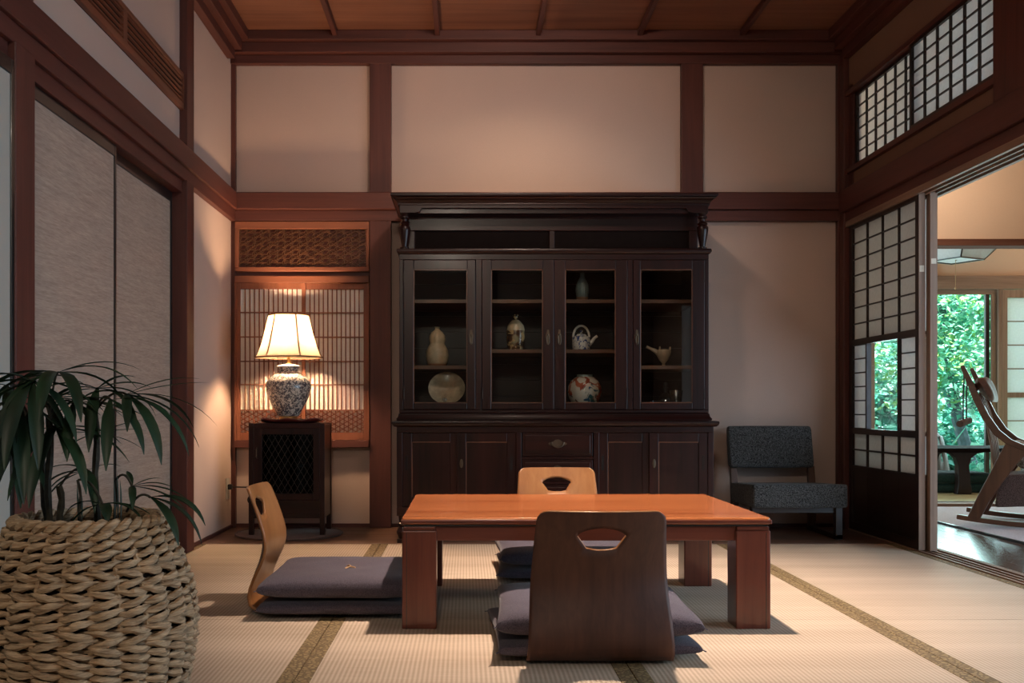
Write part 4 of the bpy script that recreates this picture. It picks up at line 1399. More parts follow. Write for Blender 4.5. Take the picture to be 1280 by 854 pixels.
# cap over the doors, open attic with two panels, turned columns, cornice
moulding('cap_moulding', [(0.0, 1.474), (0.006, 1.478), (0.012, 1.486), (0.013, 1.494), (0.010, 1.502), (0.002, 1.504)], ux0, ux1, FU, BK, 'cab_x')
AB = FU + 0.11
for x0, x1 in ((ux0 + 0.06, wx(690, AB) - 0.012), (wx(690, AB) + 0.012, ux1 - 0.06)):
    B(x0, x1, AB + 0.012, AB + 0.02, 1.504, 1.66).build('attic_panel', 'matte_black', cab)
for x0, x1, z0, z1 in ((ux0 + 0.03, ux1 - 0.03, 1.615, 1.70), (ux0 + 0.03, ux0 + 0.075, 1.504, 1.615), (ux1 - 0.075, ux1 - 0.03, 1.504, 1.615), (wx(690, AB) - 0.014, wx(690, AB) + 0.014, 1.504, 1.615)):
    B(x0, x1, AB, AB + 0.022, z0, z1).build('attic_frame', 'cab_x', cab, bevel=0.003)
B(ux0 + 0.03, ux1 - 0.03, AB + 0.02, BK, 1.504, 1.70).build('attic_box', 'matte_black', cab)
for x in (ux0 + 0.025, ux1 - 0.025):
    c = MB()
    c.lathe([(0.024, 1.504), (0.024, 1.513), (0.014, 1.517), (0.015, 1.526), (0.022, 1.56), (0.029, 1.60), (0.030, 1.617), (0.022, 1.628), (0.027, 1.634), (0.022, 1.642), (0.015, 1.648), (0.016, 1.660), (0.025, 1.665), (0.025, 1.672), (0.017, 1.677), (0.026, 1.69)], (x, FU + 0.03, 0), 20)
    c.build('turned_column', 'cab_z', cab, smooth=True)
# frieze board with curved brackets at its ends
fz = [(ux0 + 0.002, 1.728), (ux0 + 0.002, 1.688), (ux0 + 0.085, 1.688), (ux0 + 0.105, 1.694), (ux0 + 0.115, 1.712), (ux1 - 0.115, 1.712), (ux1 - 0.105, 1.694), (ux1 - 0.085, 1.688), (ux1 - 0.002, 1.688), (ux1 - 0.002, 1.728)]
MB().prism(fz, 'y', FU + 0.004, FU + 0.024).build('frieze', 'cab_x', cab, bevel=0.002)
moulding('cornice', [(0.0, 1.690), (0.001, 1.722), (0.010, 1.726), (0.013, 1.733), (0.012, 1.740), (0.016, 1.744), (0.020, 1.750), (0.030, 1.758), (0.036, 1.762), (0.038, 1.767), (0.046, 1.770), (0.048, 1.776), (0.047, 1.785), (0.0, 1.787)], ux0 + 0.004, ux1 - 0.004, FU + 0.024, BK, 'cab_x')

# ---- ceramics and glass on the cabinet shelves
SY = 5.28


def sc(px):
    return wx(px, SY)


def lathe_thing(name, label, cat, x, z, prof, mat, y=SY, n=28, group='ceramics on the cabinet shelves', part='body'):
    t = thing(name, label, cat, (x, y, z), group=group)
    MB().lathe(prof, (x, y, z), n).build(part, mat, t, smooth=True)
    return t


zlo, zA, zB, zT = 0.6845, 0.9075, 0.9915, 1.2515
g = lathe_thing('gourd_vase', 'cream double-gourd vase on the left shelf of the cabinet', 'vase', sc(546.5), zA,
                [(0.042, 0), (0.046, 0.004), (0.056, 0.025), (0.0625, 0.058), (0.058, 0.090), (0.046, 0.112), (0.040, 0.122), (0.0415, 0.130), (0.0455, 0.148), (0.043, 0.166), (0.028, 0.186), (0.015, 0.196), (0.0115, 0.203), (0.015, 0.212), (0.012, 0.213), (0.009, 0.203)], 'cream')
MB().lathe([(0.0425, 0.0), (0.0475, 0.005), (0.051, 0.014), (0.0505, 0.0145)], (sc(546.5), SY, zA), 28).build('bare_foot', 'clay', g, smooth=True)
d = thing('dish', 'round grey-cream dish standing on edge at the bottom left of the cabinet', 'dish', (wx(558.5, 5.215), 5.215, zlo), group='ceramics on the cabinet shelves')
dm = MB().lathe([(0.0, 0.0), (0.035, 0.0), (0.038, -0.006), (0.042, -0.006), (0.045, 0.002), (0.075, 0.012), (0.096, 0.028), (0.097, 0.031), (0.094, 0.031), (0.072, 0.017), (0.040, 0.008), (0.0, 0.006)], n=40, cap=False)
do = dm.build('bowl', 'dish', d, smooth=True)
do.rotation_euler = (PI / 2 - 0.5, 0, 0)
do.location = (wx(558.5, 5.215), 5.215, zlo + 0.092)
st = MB()
st.bar((wx(558.5, 5.215) - 0.03, 5.165, zlo + 0.002), (wx(558.5, 5.215) - 0.03, 5.275, zlo + 0.004), 0.006, 0.006).bar((wx(558.5, 5.215) + 0.03, 5.165, zlo + 0.002), (wx(558.5, 5.215) + 0.03, 5.275, zlo + 0.004), 0.006, 0.006)
st.bar((wx(558.5, 5.215) - 0.03, 5.17, zlo + 0.002), (wx(558.5, 5.215) - 0.03, 5.17, zlo + 0.018), 0.006, 0.006).bar((wx(558.5, 5.215) + 0.03, 5.17, zlo + 0.002), (wx(558.5, 5.215) + 0.03, 5.17, zlo + 0.018), 0.006, 0.006)
st.bar((wx(558.5, 5.215) - 0.03, 5.27, zlo + 0.002), (wx(558.5, 5.215) - 0.03, 5.255, zlo + 0.075), 0.006, 0.006).bar((wx(558.5, 5.215) + 0.03, 5.27, zlo + 0.002), (wx(558.5, 5.215) + 0.03, 5.255, zlo + 0.075), 0.006, 0.006)
st.bar((wx(558.5, 5.215) - 0.03, 5.27, zlo + 0.002), (wx(558.5, 5.215) + 0.03, 5.27, zlo + 0.002), 0.006, 0.006)
st.build('stand', 'black_x', d)
o = lathe_thing('glass_stopper_bottle', 'tiny clear glass bottle in front of the grey-cream dish', 'bottle', wx(556, 5.112), zlo,
                [(0.016, 0), (0.018, 0.004), (0.018, 0.020), (0.008, 0.028), (0.006, 0.036), (0.012, 0.042), (0.012, 0.050), (0.0, 0.055)], 'clear_glass', y=5.112, n=16, group='glassware in the cabinet')
bv = lathe_thing('bottle_vase', 'brown and cream painted bottle vase on the middle shelf behind the second door', 'vase', sc(644.5), zB,
                 [(0.036, 0), (0.040, 0.006), (0.045, 0.03), (0.049, 0.075), (0.0485, 0.110), (0.043, 0.135), (0.030, 0.152), (0.018, 0.164), (0.0135, 0.175), (0.014, 0.186), (0.017, 0.192), (0.014, 0.194), (0.010, 0.180)], 'brown_vase')
MB().lathe([(0.0492, 0.108), (0.0495, 0.112), (0.0437, 0.136), (0.0307, 0.153), (0.0185, 0.165), (0.0175, 0.1655)], (sc(644.5), SY, zB), 28, cap=False).build('cream_shoulder', 'cream', bv, smooth=True)
cv = lathe_thing('celadon_vase', 'slim grey-green celadon vase on the top shelf behind the third door', 'vase', sc(727.8), zT,
                 [(0.026, 0), (0.027, 0.014), (0.034, 0.038), (0.0375, 0.066), (0.035, 0.090), (0.027, 0.112), (0.017, 0.128), (0.0125, 0.138), (0.0125, 0.152), (0.0135, 0.157), (0.010, 0.157), (0.009, 0.14)], 'celadon')
MB().lathe([(0.0265, 0.0), (0.0278, 0.014), (0.0325, 0.027), (0.032, 0.0275)], (sc(727.8), SY, zT), 28).build('bare_foot', 'clay', cv, smooth=True)
tp_ = lathe_thing('teapot', 'blue and white porcelain teapot with arched handle behind the third door', 'teapot', sc(726.5), zB,
                  [(0.043, 0), (0.047, 0.004), (0.0485, 0.03), (0.0485, 0.066), (0.046, 0.074), (0.036, 0.079), (0.03, 0.08)], 'blue_white')
tx = sc(726.5)
MB().lathe([(0.031, 0.080), (0.030, 0.085), (0.020, 0.091), (0.006, 0.094), (0.005, 0.099), (0.009, 0.104), (0.008, 0.110), (0.0, 0.112)], (tx, SY, zB), 20).build('lid', 'blue_white', tp_, smooth=True)
MB().tube([(tx + 0.043 * math.cos(a), SY, zB + 0.072 + (0.063 if 0.2 < a < 2.94 else 0.063) * math.sin(a)) for a in [PI * k / 18 for k in range(19)]], 0.0062, 8).build('handle', 'porcelain', tp_, smooth=True)
MB().tube([(tx + 0.040, SY, zB + 0.035), (tx + 0.058, SY, zB + 0.050), (tx + 0.070, SY, zB + 0.068), (tx + 0.086, SY, zB + 0.080)], [0.014, 0.0105, 0.0085, 0.008], 10).build('spout', 'porcelain', tp_, smooth=True)
jr = lathe_thing('flower_jar', 'large round white jar painted with red and blue flowers at the cabinet bottom', 'jar', sc(730.8), zlo,
                 [(0.050, 0), (0.054, 0.004), (0.070, 0.025), (0.085, 0.055), (0.0915, 0.088), (0.087, 0.120), (0.072, 0.148), (0.052, 0.164), (0.042, 0.168), (0.042, 0.178), (0.037, 0.178), (0.036, 0.165)], 'jar', n=36)
MB().lathe([(0.0425, 0.167), (0.0432, 0.172), (0.0432, 0.1795), (0.036, 0.1795)], (sc(730.8), SY, zlo), 30, cap=False).build('rim', 'celadon', jr, smooth=True)
kx, kz = sc(829.5), zA
kd = thing('ewer', 'small buff glazed ewer with a long straight spout in the right bay', 'ewer', (kx, SY, kz), group='ceramics on the cabinet shelves')
MB().lathe([(0.008, 0), (0.010, 0.004), (0.007, 0.014), (0.009, 0.018), (0.024, 0.034), (0.036, 0.056), (0.041, 0.078), (0.036, 0.090), (0.020, 0.094), (0.0, 0.094)], (kx, SY, kz), 26).build('body', 'buff', kd, smooth=True)
MB().tube([(kx - 0.022, SY, kz + 0.068), (kx - 0.045, SY, kz + 0.083), (kx - 0.070, SY, kz + 0.096), (kx - 0.092, SY, kz + 0.107)], [0.018, 0.012, 0.0085, 0.0075], 10).build('spout', 'buff', kd, smooth=True)
MB().tube([(kx - 0.020, SY, kz + 0.088), (kx - 0.020, SY, kz + 0.108)], [0.006, 0.0045], 8).build('lug', 'buff', kd, smooth=True)
MB().tube([(kx + 0.034, SY, kz + 0.082), (kx + 0.036, SY, kz + 0.106)], [0.006, 0.0045], 8).build('lug', 'buff', kd, smooth=True)
lathe_thing('glass_tumbler', 'clear glass tumbler at the bottom of the right cabinet bay', 'glass', wx(845, 5.22), zlo,
            [(0.022, 0), (0.026, 0.003), (0.036, 0.095), (0.0345, 0.095), (0.0245, 0.012), (0.0, 0.010)], 'clear_glass', y=5.22, n=24, group='glassware in the cabinet', part='bowl')
lathe_thing('glass_decanter', 'dark clear glass decanter with stopper beside the tumbler', 'decanter', wx(832, 5.27), zlo,
            [(0.034, 0), (0.038, 0.004), (0.039, 0.05), (0.034, 0.064), (0.012, 0.080), (0.010, 0.105), (0.016, 0.109), (0.016, 0.112), (0.008, 0.113), (0.012, 0.124), (0.009, 0.136), (0.0, 0.139)], 'clear_glass', y=5.27, n=24, group='glassware in the cabinet')
lathe_thing('glass_cup', 'small clear glass cup left of the decanter', 'glass', wx(818, 5.22), zlo,
            [(0.016, 0), (0.019, 0.003), (0.022, 0.040), (0.0208, 0.040), (0.018, 0.006), (0.0, 0.005)], 'clear_glass', y=5.22, n=20, group='glassware in the cabinet', part='bowl')

# ---- round mat, side cabinet, tray and lamp in the left bay
rm = MB().lathe([(0.285, 0.0), (0.29, 0.003), (0.285, 0.007), (0.0, 0.007)], (-0.96, 5.335, 0.0022), 48).build('round_mat', 'mat', smooth=True)
tag(rm, 'round brown mat under the small dark side cabinet', 'mat')
for r in (0.285,):
    MB().tube([(-0.96 + r * math.cos(2 * PI * k / 48), 5.335 + r * math.sin(2 * PI * k / 48), 0.009) for k in range(48)], 0.004, 6, closed=True).build('binding', 'mat', rm, smooth=True)

cx0, cx1, cy0, cy1 = -1.159, -0.755, 5.235, 5.515
zf = 0.0094
side = thing('side_cabinet', 'small dark wooden side cabinet with lattice wire door under the lamp', 'cabinet', (-0.957, 5.37, zf))
for x in (cx0, cx1 - 0.026):
    for y in (cy0, cy1 - 0.026):
        B(x, x + 0.026, y, y + 0.026, zf, 0.6035).build('leg', 'cab_z', side, bevel=0.002)
B(cx0 + 0.024, cx1 - 0.024, cy0 + 0.006, cy1 - 0.006, 0.592, 0.6038).build('top', 'cab_x', side, bevel=0.002)
B(cx0 + 0.02, cx1 - 0.02, cy0 + 0.003, cy0 + 0.02, 0.578, 0.594).build('front_rail', 'cab_x', side)
B(cx0 + 0.02, cx1 - 0.02, cy0 + 0.003, cy0 + 0.02, 0.165, 0.192).build('front_rail', 'cab_x', side)
B(cx0 + 0.02, cx1 - 0.02, cy0 + 0.003, cy0 + 0.02, 0.098, 0.125).build('front_rail', 'cab_x', side, bevel=0.002)
B(cx0 + 0.02, cx1 - 0.02, cy0 + 0.008, cy0 + 0.016, 0.125, 0.165).build('lower_drawer', 'cab_x', side)
for x0, x1 in ((cx0 + 0.004, cx0 + 0.014), (cx1 - 0.014, cx1 - 0.004)):
    B(x0, x1, cy0 + 0.026, cy1 - 0.026, 0.098, 0.594).build('side_panel', 'cab_z', side)
B(cx0 + 0.02, cx1 - 0.02, cy1 - 0.016, cy1 - 0.006, 0.098, 0.594).build('back_panel', 'cab_x', side)
B(cx0 + 0.014, cx1 - 0.014, cy0 + 0.02, cy1 - 0.016, 0.098, 0.108).build('bottom_board', 'cab_x', side)
B(cx0 + 0.014, cx1 - 0.014, cy0 + 0.06, cy1 - 0.016, 0.36, 0.372).build('shelf', 'cab_x', side)
dx0, dx1, dz0, dz1 = cx0 + 0.027, cx1 - 0.027, 0.193, 0.577
dm = MB()
w = 0.044
dm.box(dx0, dx0 + w, cy0 + 0.001, cy0 + 0.018, dz0, dz1).box(dx1 - w * 0.75, dx1, cy0 + 0.001, cy0 + 0.018, dz0, dz1)
dm.box(dx0 + w, dx1 - w * 0.75, cy0 + 0.001, cy0 + 0.018, dz0, dz0 + w * 0.8).box(dx0 + w, dx1 - w * 0.75, cy0 + 0.001, cy0 + 0.018, dz1 - w * 0.75, dz1)
sd = dm.build('door', 'cab_z', side, bevel=0.002)
ax0, ax1, az0, az1 = dx0 + w, dx1 - w * 0.75, dz0 + w * 0.8, dz1 - w * 0.75
B(ax0, ax1, cy0 + 0.0125, cy0 + 0.0145, az0, az1).build('glass', 'dark_glass', sd)
wire = MB()
W_, H_ = ax1 - ax0, az1 - az0
sl = 1.75
k = -20
for k in range(-12, 14):
    for sgn in (1, -1):
        # wire x = x0 + k*pitch + sgn*(z-az0)/sl
        p = 0.034
        xa = (ax0 if sgn > 0 else ax1) + sgn * k * p
        za, zb = az0, az1
        xb = xa + sgn * H_ / sl
        t0, t1 = 0.0, 1.0
        for lo, hi in ((ax0, ax1),):
            dd_ = xb - xa
            a_, b_ = (lo - xa) / dd_, (hi - xa) / dd_
            if a_ > b_:
                a_, b_ = b_, a_
            t0, t1 = max(t0, a_), min(t1, b_)
        if t1 - t0 > 0.02:
            wire.bar((xa + (xb - xa) * t0, cy0 + 0.009 + 0.001 * sgn, za + H_ * t0), (xa + (xb - xa) * t1, cy0 + 0.009 + 0.001 * sgn, za + H_ * t1), 0.0024, 0.0020)
tag(wire.build('lattice_wire', 'iron', sd), None, None, kind='stuff')
hd = MB()
hd.tube([(dx0 + 0.018, cy0 - 0.002, 0.475), (dx0 + 0.018, cy0 - 0.012, 0.468), (dx0 + 0.018, cy0 - 0.014, 0.445), (dx0 + 0.018, cy0 - 0.012, 0.424), (dx0 + 0.018, cy0 - 0.002, 0.417)], 0.003, 8)
hd.build('handle', 'old_brass', sd, smooth=True)

tray = thing('tray', 'dark red lacquer tray with upturned wavy rim under the lamp', 'tray', (-0.957, 5.375, 0.6055))
tm = MB()
nn, mm = 48, 8
vs, fc = [], []
for j in range(mm + 1):
    f = j / mm
    for k in range(nn):
        a = 2 * PI * k / nn
        rx, ry = 0.172, 0.108
        e = 3.2
        q = (abs(math.cos(a)) ** e + abs(math.sin(a)) ** e) ** (-1 / e)
        lift = 0.020 * max(0, (f - 0.72) / 0.28) ** 1.5 * (0.75 + 0.5 * math.cos(4 * a) ** 2)
        vs.append((-0.957 + rx * q * f * math.cos(a), 5.375 + ry * q * f * math.sin(a), 0.6055 + 0.002 + lift))
for j in range(mm):
    for k in range(nn):
        fc.append((j * nn + k, j * nn + (k + 1) % nn, (j + 1) * nn + (k + 1) % nn, (j + 1) * nn + k))
tm.add(vs, fc)
to = tm.build('dish', 'red_lacquer', tray, smooth=True)
so = to.modifiers.new('thickness', 'SOLIDIFY')
so.thickness = 0.004
so.offset = 1

LX, LY = wx(361, 5.38), 5.375
lz = 0.6085
lamp = thing('table_lamp', 'glowing table lamp with scrolled porcelain vase base and panelled linen shade', 'lamp', (LX, LY, lz))
MB().lathe([(0.050, 0.0), (0.056, 0.002), (0.056, 0.010), (0.050, 0.016), (0.047, 0.028), (0.052, 0.034)], (LX, LY, lz), 32).build('foot', 'brass', lamp, smooth=True)
MB().lathe([(0.055, 0.032), (0.064, 0.045), (0.085, 0.085), (0.108, 0.135), (0.1205, 0.175), (0.122, 0.198), (0.116, 0.222), (0.098, 0.245), (0.072, 0.262), (0.056, 0.270), (0.050, 0.278), (0.051, 0.290), (0.058, 0.298), (0.060, 0.303), (0.052, 0.305)], (LX, LY, lz), 44).build('vase', 'lamp_vase', lamp, smooth=True)
MB().lathe([(0.061, 0.3005), (0.062, 0.304), (0.056, 0.310), (0.030, 0.316), (0.012, 0.319)], (LX, LY, lz), 36).build('cap', 'porcelain', lamp, smooth=True)
MB().lathe([(0.016, 0.316), (0.012, 0.324), (0.0095, 0.330), (0.0095, 0.395), (0.012, 0.40)], (LX, LY, lz), 16).build('neck', 'brass', lamp, smooth=True)
hz0, hz1 = 0.961, 1.193


def shade_r(f):
    # bell: wide at the bottom, hollow flank
    return 0.183 - (0.183 - 0.111) * (f ** 0.72)


sh_v, sh_f = [], []
NS, PER = 14, 8
for j in range(NS + 1):
    f = j / NS
    R = shade_r(f)
    for s in range(6):
        a0, a1 = s * PI / 3, (s + 1) * PI / 3
        p0, p1 = Vector((math.cos(a0), math.sin(a0))) * R, Vector((math.cos(a1), math.sin(a1))) * R
        for k in range(PER):
            q = p0.lerp(p1, k / PER)
            sag = 0.010 * math.sin(PI * k / PER) if f < 0.5 else 0.004 * math.sin(PI * k / PER)
            q = q * (1 + 0.045 * math.sin(PI * k / PER))
            z = hz0 + (hz1 - hz0) * f
            sh_v.append((LX + q.x, LY + q.y, z))
N6 = 6 * PER
for j in range(NS):
    for k in range(N6):
        sh_f.append((j * N6 + k, j * N6 + (k + 1) % N6, (j + 1) * N6 + (k + 1) % N6, (j + 1) * N6 + k))
shd = MB()
shd.add(sh_v, sh_f)
shade = shd.build('shade', 'paper_lamp', lamp)
shade.data.shade_smooth()
shade.data.set_sharp_from_angle(angle=math.radians(30))
M['trim_braid'] = plain('brown_braid', (0.16, 0.075, 0.035), 0.8)
for s in range(6):
    a = s * PI / 3
    MB().tube([(LX + shade_r(j / 12) * 1.003 * math.cos(a), LY + shade_r(j / 12) * 1.003 * math.sin(a), hz0 + (hz1 - hz0) * j / 12) for j in range(13)], 0.0040, 6).build('rib', 'trim_braid', shade, smooth=True)
for f, nm in ((0, 'bottom_trim'), (1, 'top_trim')):
    ring = [(v[0] + (v[0] - LX) * 0.004, v[1] + (v[1] - LY) * 0.004, v[2]) for v in sh_v[(0 if f == 0 else NS * N6):][:N6]]
    MB().tube(ring, 0.0045, 6, closed=True).build(nm, 'trim_braid', shade, smooth=True)
spider = MB()
for s in range(3):
    a = PI / 6 + s * 2 * PI / 3
    spider.bar((LX, LY, 1.17), (LX + 0.108 * math.cos(a), LY + 0.108 * math.sin(a), 1.185), 0.003, 0.003)
spider.tube([(LX, LY, 1.0), (LX + 0.03, LY, 1.03), (LX + 0.03, LY, 1.14), (LX, LY, 1.17)], 0.0018, 6)
spider.build('harp', 'brass', lamp)
bulb_m, nt, b = new_mat('lit_bulb')
b.inputs['Emission Color'].default_value = (1, 0.72, 0.42, 1)
b.inputs['Emission Strength'].default_value = 12.0
M['bulb'] = bulb_m
MB().lathe([(0.010, 0.0), (0.012, 0.02), (0.024, 0.045), (0.026, 0.062), (0.018, 0.080), (0.0, 0.086)], (LX, LY, 1.003), 16).build('bulb', 'bulb', lamp, smooth=True)
lb = add_light('table_lamp_bulb', 'POINT', (LX, LY, 1.075), 62.0, (1.0, 0.64, 0.37), shadow_soft_size=0.042)
# the light sits round the bulb glass
# ---- plug and cord on the left wall by the corner
outlet = thing('wall_outlet', 'small wall outlet with a black plug near the floor in the left corner', 'outlet', (XL, 5.55, 0.22))
B(XL, XL + 0.006, 5.515, 5.585, 0.17, 0.29).build('plate', 'white_plastic', outlet, bevel=0.003)
B(XL + 0.006, XL + 0.03, 5.535, 5.565, 0.225, 0.255).build('plug', 'cord', outlet, bevel=0.004)
cd = MB().tube([(XL + 0.028, 5.55, 0.24), (XL + 0.08, 5.555, 0.238), (XL + 0.16, 5.56, 0.236), (XL + 0.205, 5.575, 0.236), (-1.10, 5.60, 0.22), (-1.06, 5.60, 0.15), (-1.0, 5.60, 0.40), (-0.96, 5.59, 0.56)], 0.004, 6).build('power_cord', 'cord', smooth=True)
tag(cd, 'black lamp cord running from the wall outlet behind the side cabinet', 'cord')
MB().tube([(XL + 0.135 + 0.022 * math.cos(a), 5.57, 0.165 + 0.022 * math.sin(a)) for a in [2 * PI * k / 18 for k in range(18)]], 0.004, 6, closed=True).build('coil', 'cord', cd, smooth=True)

# ---- armless lounge chair by the right wall
lc = thing('lounge_chair', 'low armless chair in charcoal tweed with dark wooden sled legs beside the cabinet', 'chair', (1.72, 5.3, 0))
x0, x1 = 1.475, 1.965


def pad(name, x0, x1, pts, mat, parent, r=0.018, crown=0.012):
    """upholstered block: side outline [(y, z)] with rounded corners, swept along x with softened ends"""
    mb = MB()
    n = 9
    cy_, cz_ = sum(p[0] for p in pts) / len(pts), sum(p[1] for p in pts) / len(pts)
    out = []
    m = len(pts)
    for i in range(m):
        p, a, b_ = Vector(pts[i]), Vector(pts[i - 1]), Vector(pts[(i + 1) % m])
        da, db = (a - p).normalized(), (b_ - p).normalized()
        for k in range(5):
            t = k / 4
            out.append(p + da * r * (1 - t) ** 2 + db * r * t ** 2)
    vs, fc = [], []
    L = len(out)
    st = [(-1, 0.90), (-0.992, 0.955), (-0.975, 0.985), (-0.94, 1.0), (-0.5, 1.0 + crown), (0, 1.0 + crown * 1.3), (0.5, 1.0 + crown), (0.94, 1.0), (0.975, 0.985), (0.992, 0.955), (1, 0.90)]
    for u, s in st:
        x = (x0 + x1) / 2 + u * (x1 - x0) / 2
        for p in out:
            vs.append((x, cy_ + (p[0] - cy_) * s, cz_ + (p[1] - cz_) * s))
    for i in range(len(st) - 1):
        for k in range(L):
            fc.append((i * L + k, i * L + (k + 1) % L, (i + 1) * L + (k + 1) % L, (i + 1) * L + k))
    fc.append(tuple(range(L - 1, -1, -1)))
    fc.append(tuple((len(st) - 1) * L + k for k in range(L)))
    mb.add(vs, fc)
    return mb.build(name, mat, parent, smooth=True)


pad('seat', x0, x1, [(5.06, 0.170), (5.06, 0.292), (5.50, 0.268), (5.50, 0.165)], 'tweed', lc)
pad('backrest', x0 - 0.004, x1 - 0.03, [(5.470, 0.355), (5.525, 0.585), (5.575, 0.580), (5.530, 0.350)], 'tweed', lc)
for x in (x0 + 0.006, x1 - 0.05):
    w = 0.036
    MB().prism([(5.10, 0.0), (5.10, 0.172), (5.145, 0.172), (5.135, 0.0)], 'x', x, x + w).build('leg', 'black_z', lc, bevel=0.002)
    MB().prism([(5.50, 0.0), (5.475, 0.17), (5.515, 0.36), (5.545, 0.36), (5.515, 0.17), (5.54, 0.0)], 'x', x, x + w).build('leg', 'walnut_z', lc, bevel=0.002)
    B(x, x + w, 5.10, 5.54, 0.003, 0.028).build('runner', 'black_y', lc, bevel=0.002)
B(x0 + 0.04, x1 - 0.05, 5.12, 5.15, 0.14, 0.17).build('seat_rail', 'black_x', lc)

# ---- woven basket and the palm that grows in it
PX, PY = -0.808, 2.10
basket = thing('basket_planter', 'big round seagrass basket planter in the left corner of the view', 'planter', (PX, PY, 0))


def br(z):
    pts = [(0.0, 0.150), (0.05, 0.178), (0.12, 0.201), (0.20, 0.213), (0.25, 0.214), (0.31, 0.204), (0.37, 0.184), (0.42, 0.158), (0.45, 0.143), (0.48, 0.135)]
    for (a, ra), (b_, rb) in zip(pts, pts[1:]):
        if z <= b_:
            t = (z - a) / (b_ - a)
            return ra + (rb - ra) * t
    return pts[-1][1]


NST = 24
rowh = 0.0182
nrow = 24
import collections
rb_ = random.Random(4)
rnd_seg = collections.defaultdict(lambda: rb_.uniform(-1, 1))
for i in range(nrow):
    sgn_ = rb_.choice((-1, 1))
    z0 = 0.012 + i * rowh
    R = br(z0)
    for ph in (0, 1):
        pts, rad = [], []
        spp = 7
        for k in range(NST * spp):
            th = 2 * PI * k / (NST * spp)
            q = th * NST / 2 + PI * ph
            out = math.cos(q)
            seg_ = rnd_seg[(i, ph, int(q / PI))]
            jit = seg_ * 0.0012 + 0.0010 * math.sin(k * 1.7 + i * 2.3) + 0.0010 * math.sin(k * 0.61 + i)
            rr = R + 0.0095 * out + jit
            zz = z0 + 0.0034 * math.sin(q) * sgn_ * 1.4 + jit
            pts.append((PX + rr * math.cos(th), PY + rr * math.sin(th), zz))
            rad.append((1 + 0.10 * seg_) * 0.0042 + (1 + 0.14 * seg_) * 0.0040 * max(0, out) ** 0.7 + 0.0005 * math.sin(k * 2.9 + i * 5))
        MB().tube(pts, rad, 6, closed=True).build('strand', 'seagrass', basket, smooth=True)
for k in range(NST):
    th = 2 * PI * (k + 0.5) / NST
    MB().tube([(PX + (br(z) - 0.002) * math.cos(th), PY + (br(z) - 0.002) * math.sin(th), z) for z in [0.005 + 0.44 * j / 12 for j in range(13)]], 0.0055, 5).build('stake', 'seagrass', basket, smooth=True)
for ph in (0, 1):
    R = br(0.449)
    pts = []
    for k in range(200):
        th = 2 * PI * k / 200
        q = th * 17 + PI * ph
        pts.append((PX + (R + 0.008 * math.cos(q)) * math.cos(th), PY + (R + 0.008 * math.cos(q)) * math.sin(th), 0.449 + 0.007 * math.sin(q)))
    MB().tube(pts, 0.0088, 6, closed=True).build('rim_braid', 'seagrass', basket, smooth=True)
MB().lathe([(0.0, 0.004), (0.148, 0.004), (0.175, 0.05), (0.190, 0.12), (0.198, 0.22), (0.18, 0.35), (0.142, 0.41), (0.0, 0.415)], (PX, PY, 0), 32, cap=False).build('soil', 'soil', basket, smooth=True)

palm = thing('potted_palm', 'dark green lady palm with drooping fan leaves growing in the seagrass basket', 'plant', (PX, PY, 0.41))
rnd = random.Random(11)


def P3(px, py, Y):
    return Vector((wx(px, Y), Y, wz(py, Y)))


def stem_from(base, top, r):
    b_, t = Vector(base), Vector(top)
    pts = [b_.lerp(t, k / 8) + Vector((0.002 * math.sin(k * 1.3), 0.002 * math.cos(k), 0)) for k in range(9)]
    mb = MB().tube(pts, [r * (1.15 if k % 2 else 0.95) for k in range(9)], 7)
    return mb.build('stem', 'stem', palm, smooth=True)


def leaflet(hub, d, length, width, droop, parent, up=Vector((0, 0, 1))):
    """a folded, arching strap leaf from hub along d"""
    n = 9
    d = d.normalized()
    p = hub.copy()
    cur = d.copy()
    pts = [p.copy()]
    for k in range(n):
        g = droop * (0.35 + 1.3 * k / n) / n
        cur = (cur + Vector((0, 0, -g))).normalized()
        p = p + cur * (length / n)
        pts.append(p.copy())
    vs, fc = [], []
    for k, q in enumerate(pts):
        f = k / n
        t = (pts[min(k + 1, n)] - pts[max(k - 1, 0)]).normalized()
        s = t.cross(Vector((0, 0, 1)))
        if s.length < 0.15:
            s = d.cross(Vector((0, 0, 1)))
        s.normalize()
        nr = s.cross(t)
        w = width / 2 * (min(1, 0.25 + f * 2.2)) * (1 - max(0, (f - 0.55) / 0.45) ** 1.6 * 0.93)
        vs += [q - s * w + nr * w * 0.35, q - s * w * 0.5 + nr * w * 0.05, q - nr * 0.0, q + s * w * 0.5 + nr * w * 0.05, q + s * w + nr * w * 0.35]
    for k in range(n):
        for j in range(4):
            a = k * 5 + j
            fc.append((a, a + 1, a + 6, a + 5))
    mb = MB()
    mb.add(vs, fc)
    o = mb.build('leaflet', 'leaf', parent)
    o.data.shade_smooth()
    return o


def fan(hub, base, leaves):
    """petiole from base to hub, then leaflets (azimuth deg, elevation deg, length, width, droop)"""
    hub, base = Vector(hub), Vector(base)
    mid = base.lerp(hub, 0.55) + Vector((0, 0, 0.035))
    pts = []
    for k in range(9):
        t = k / 8
        pts.append(base * (1 - t) ** 2 + mid * 2 * t * (1 - t) + hub * t * t)
    fr = MB().tube(pts, 0.0026, 6).build('frond', 'stem', palm, smooth=True)
    for az, el, ln, wd, dr in leaves:
        a, e = math.radians(az), math.radians(el)
        leaflet(hub, Vector((math.cos(a) * math.cos(e), math.sin(a) * math.cos(e), math.sin(e))), ln * 1.05, wd * 0.8, dr, fr)


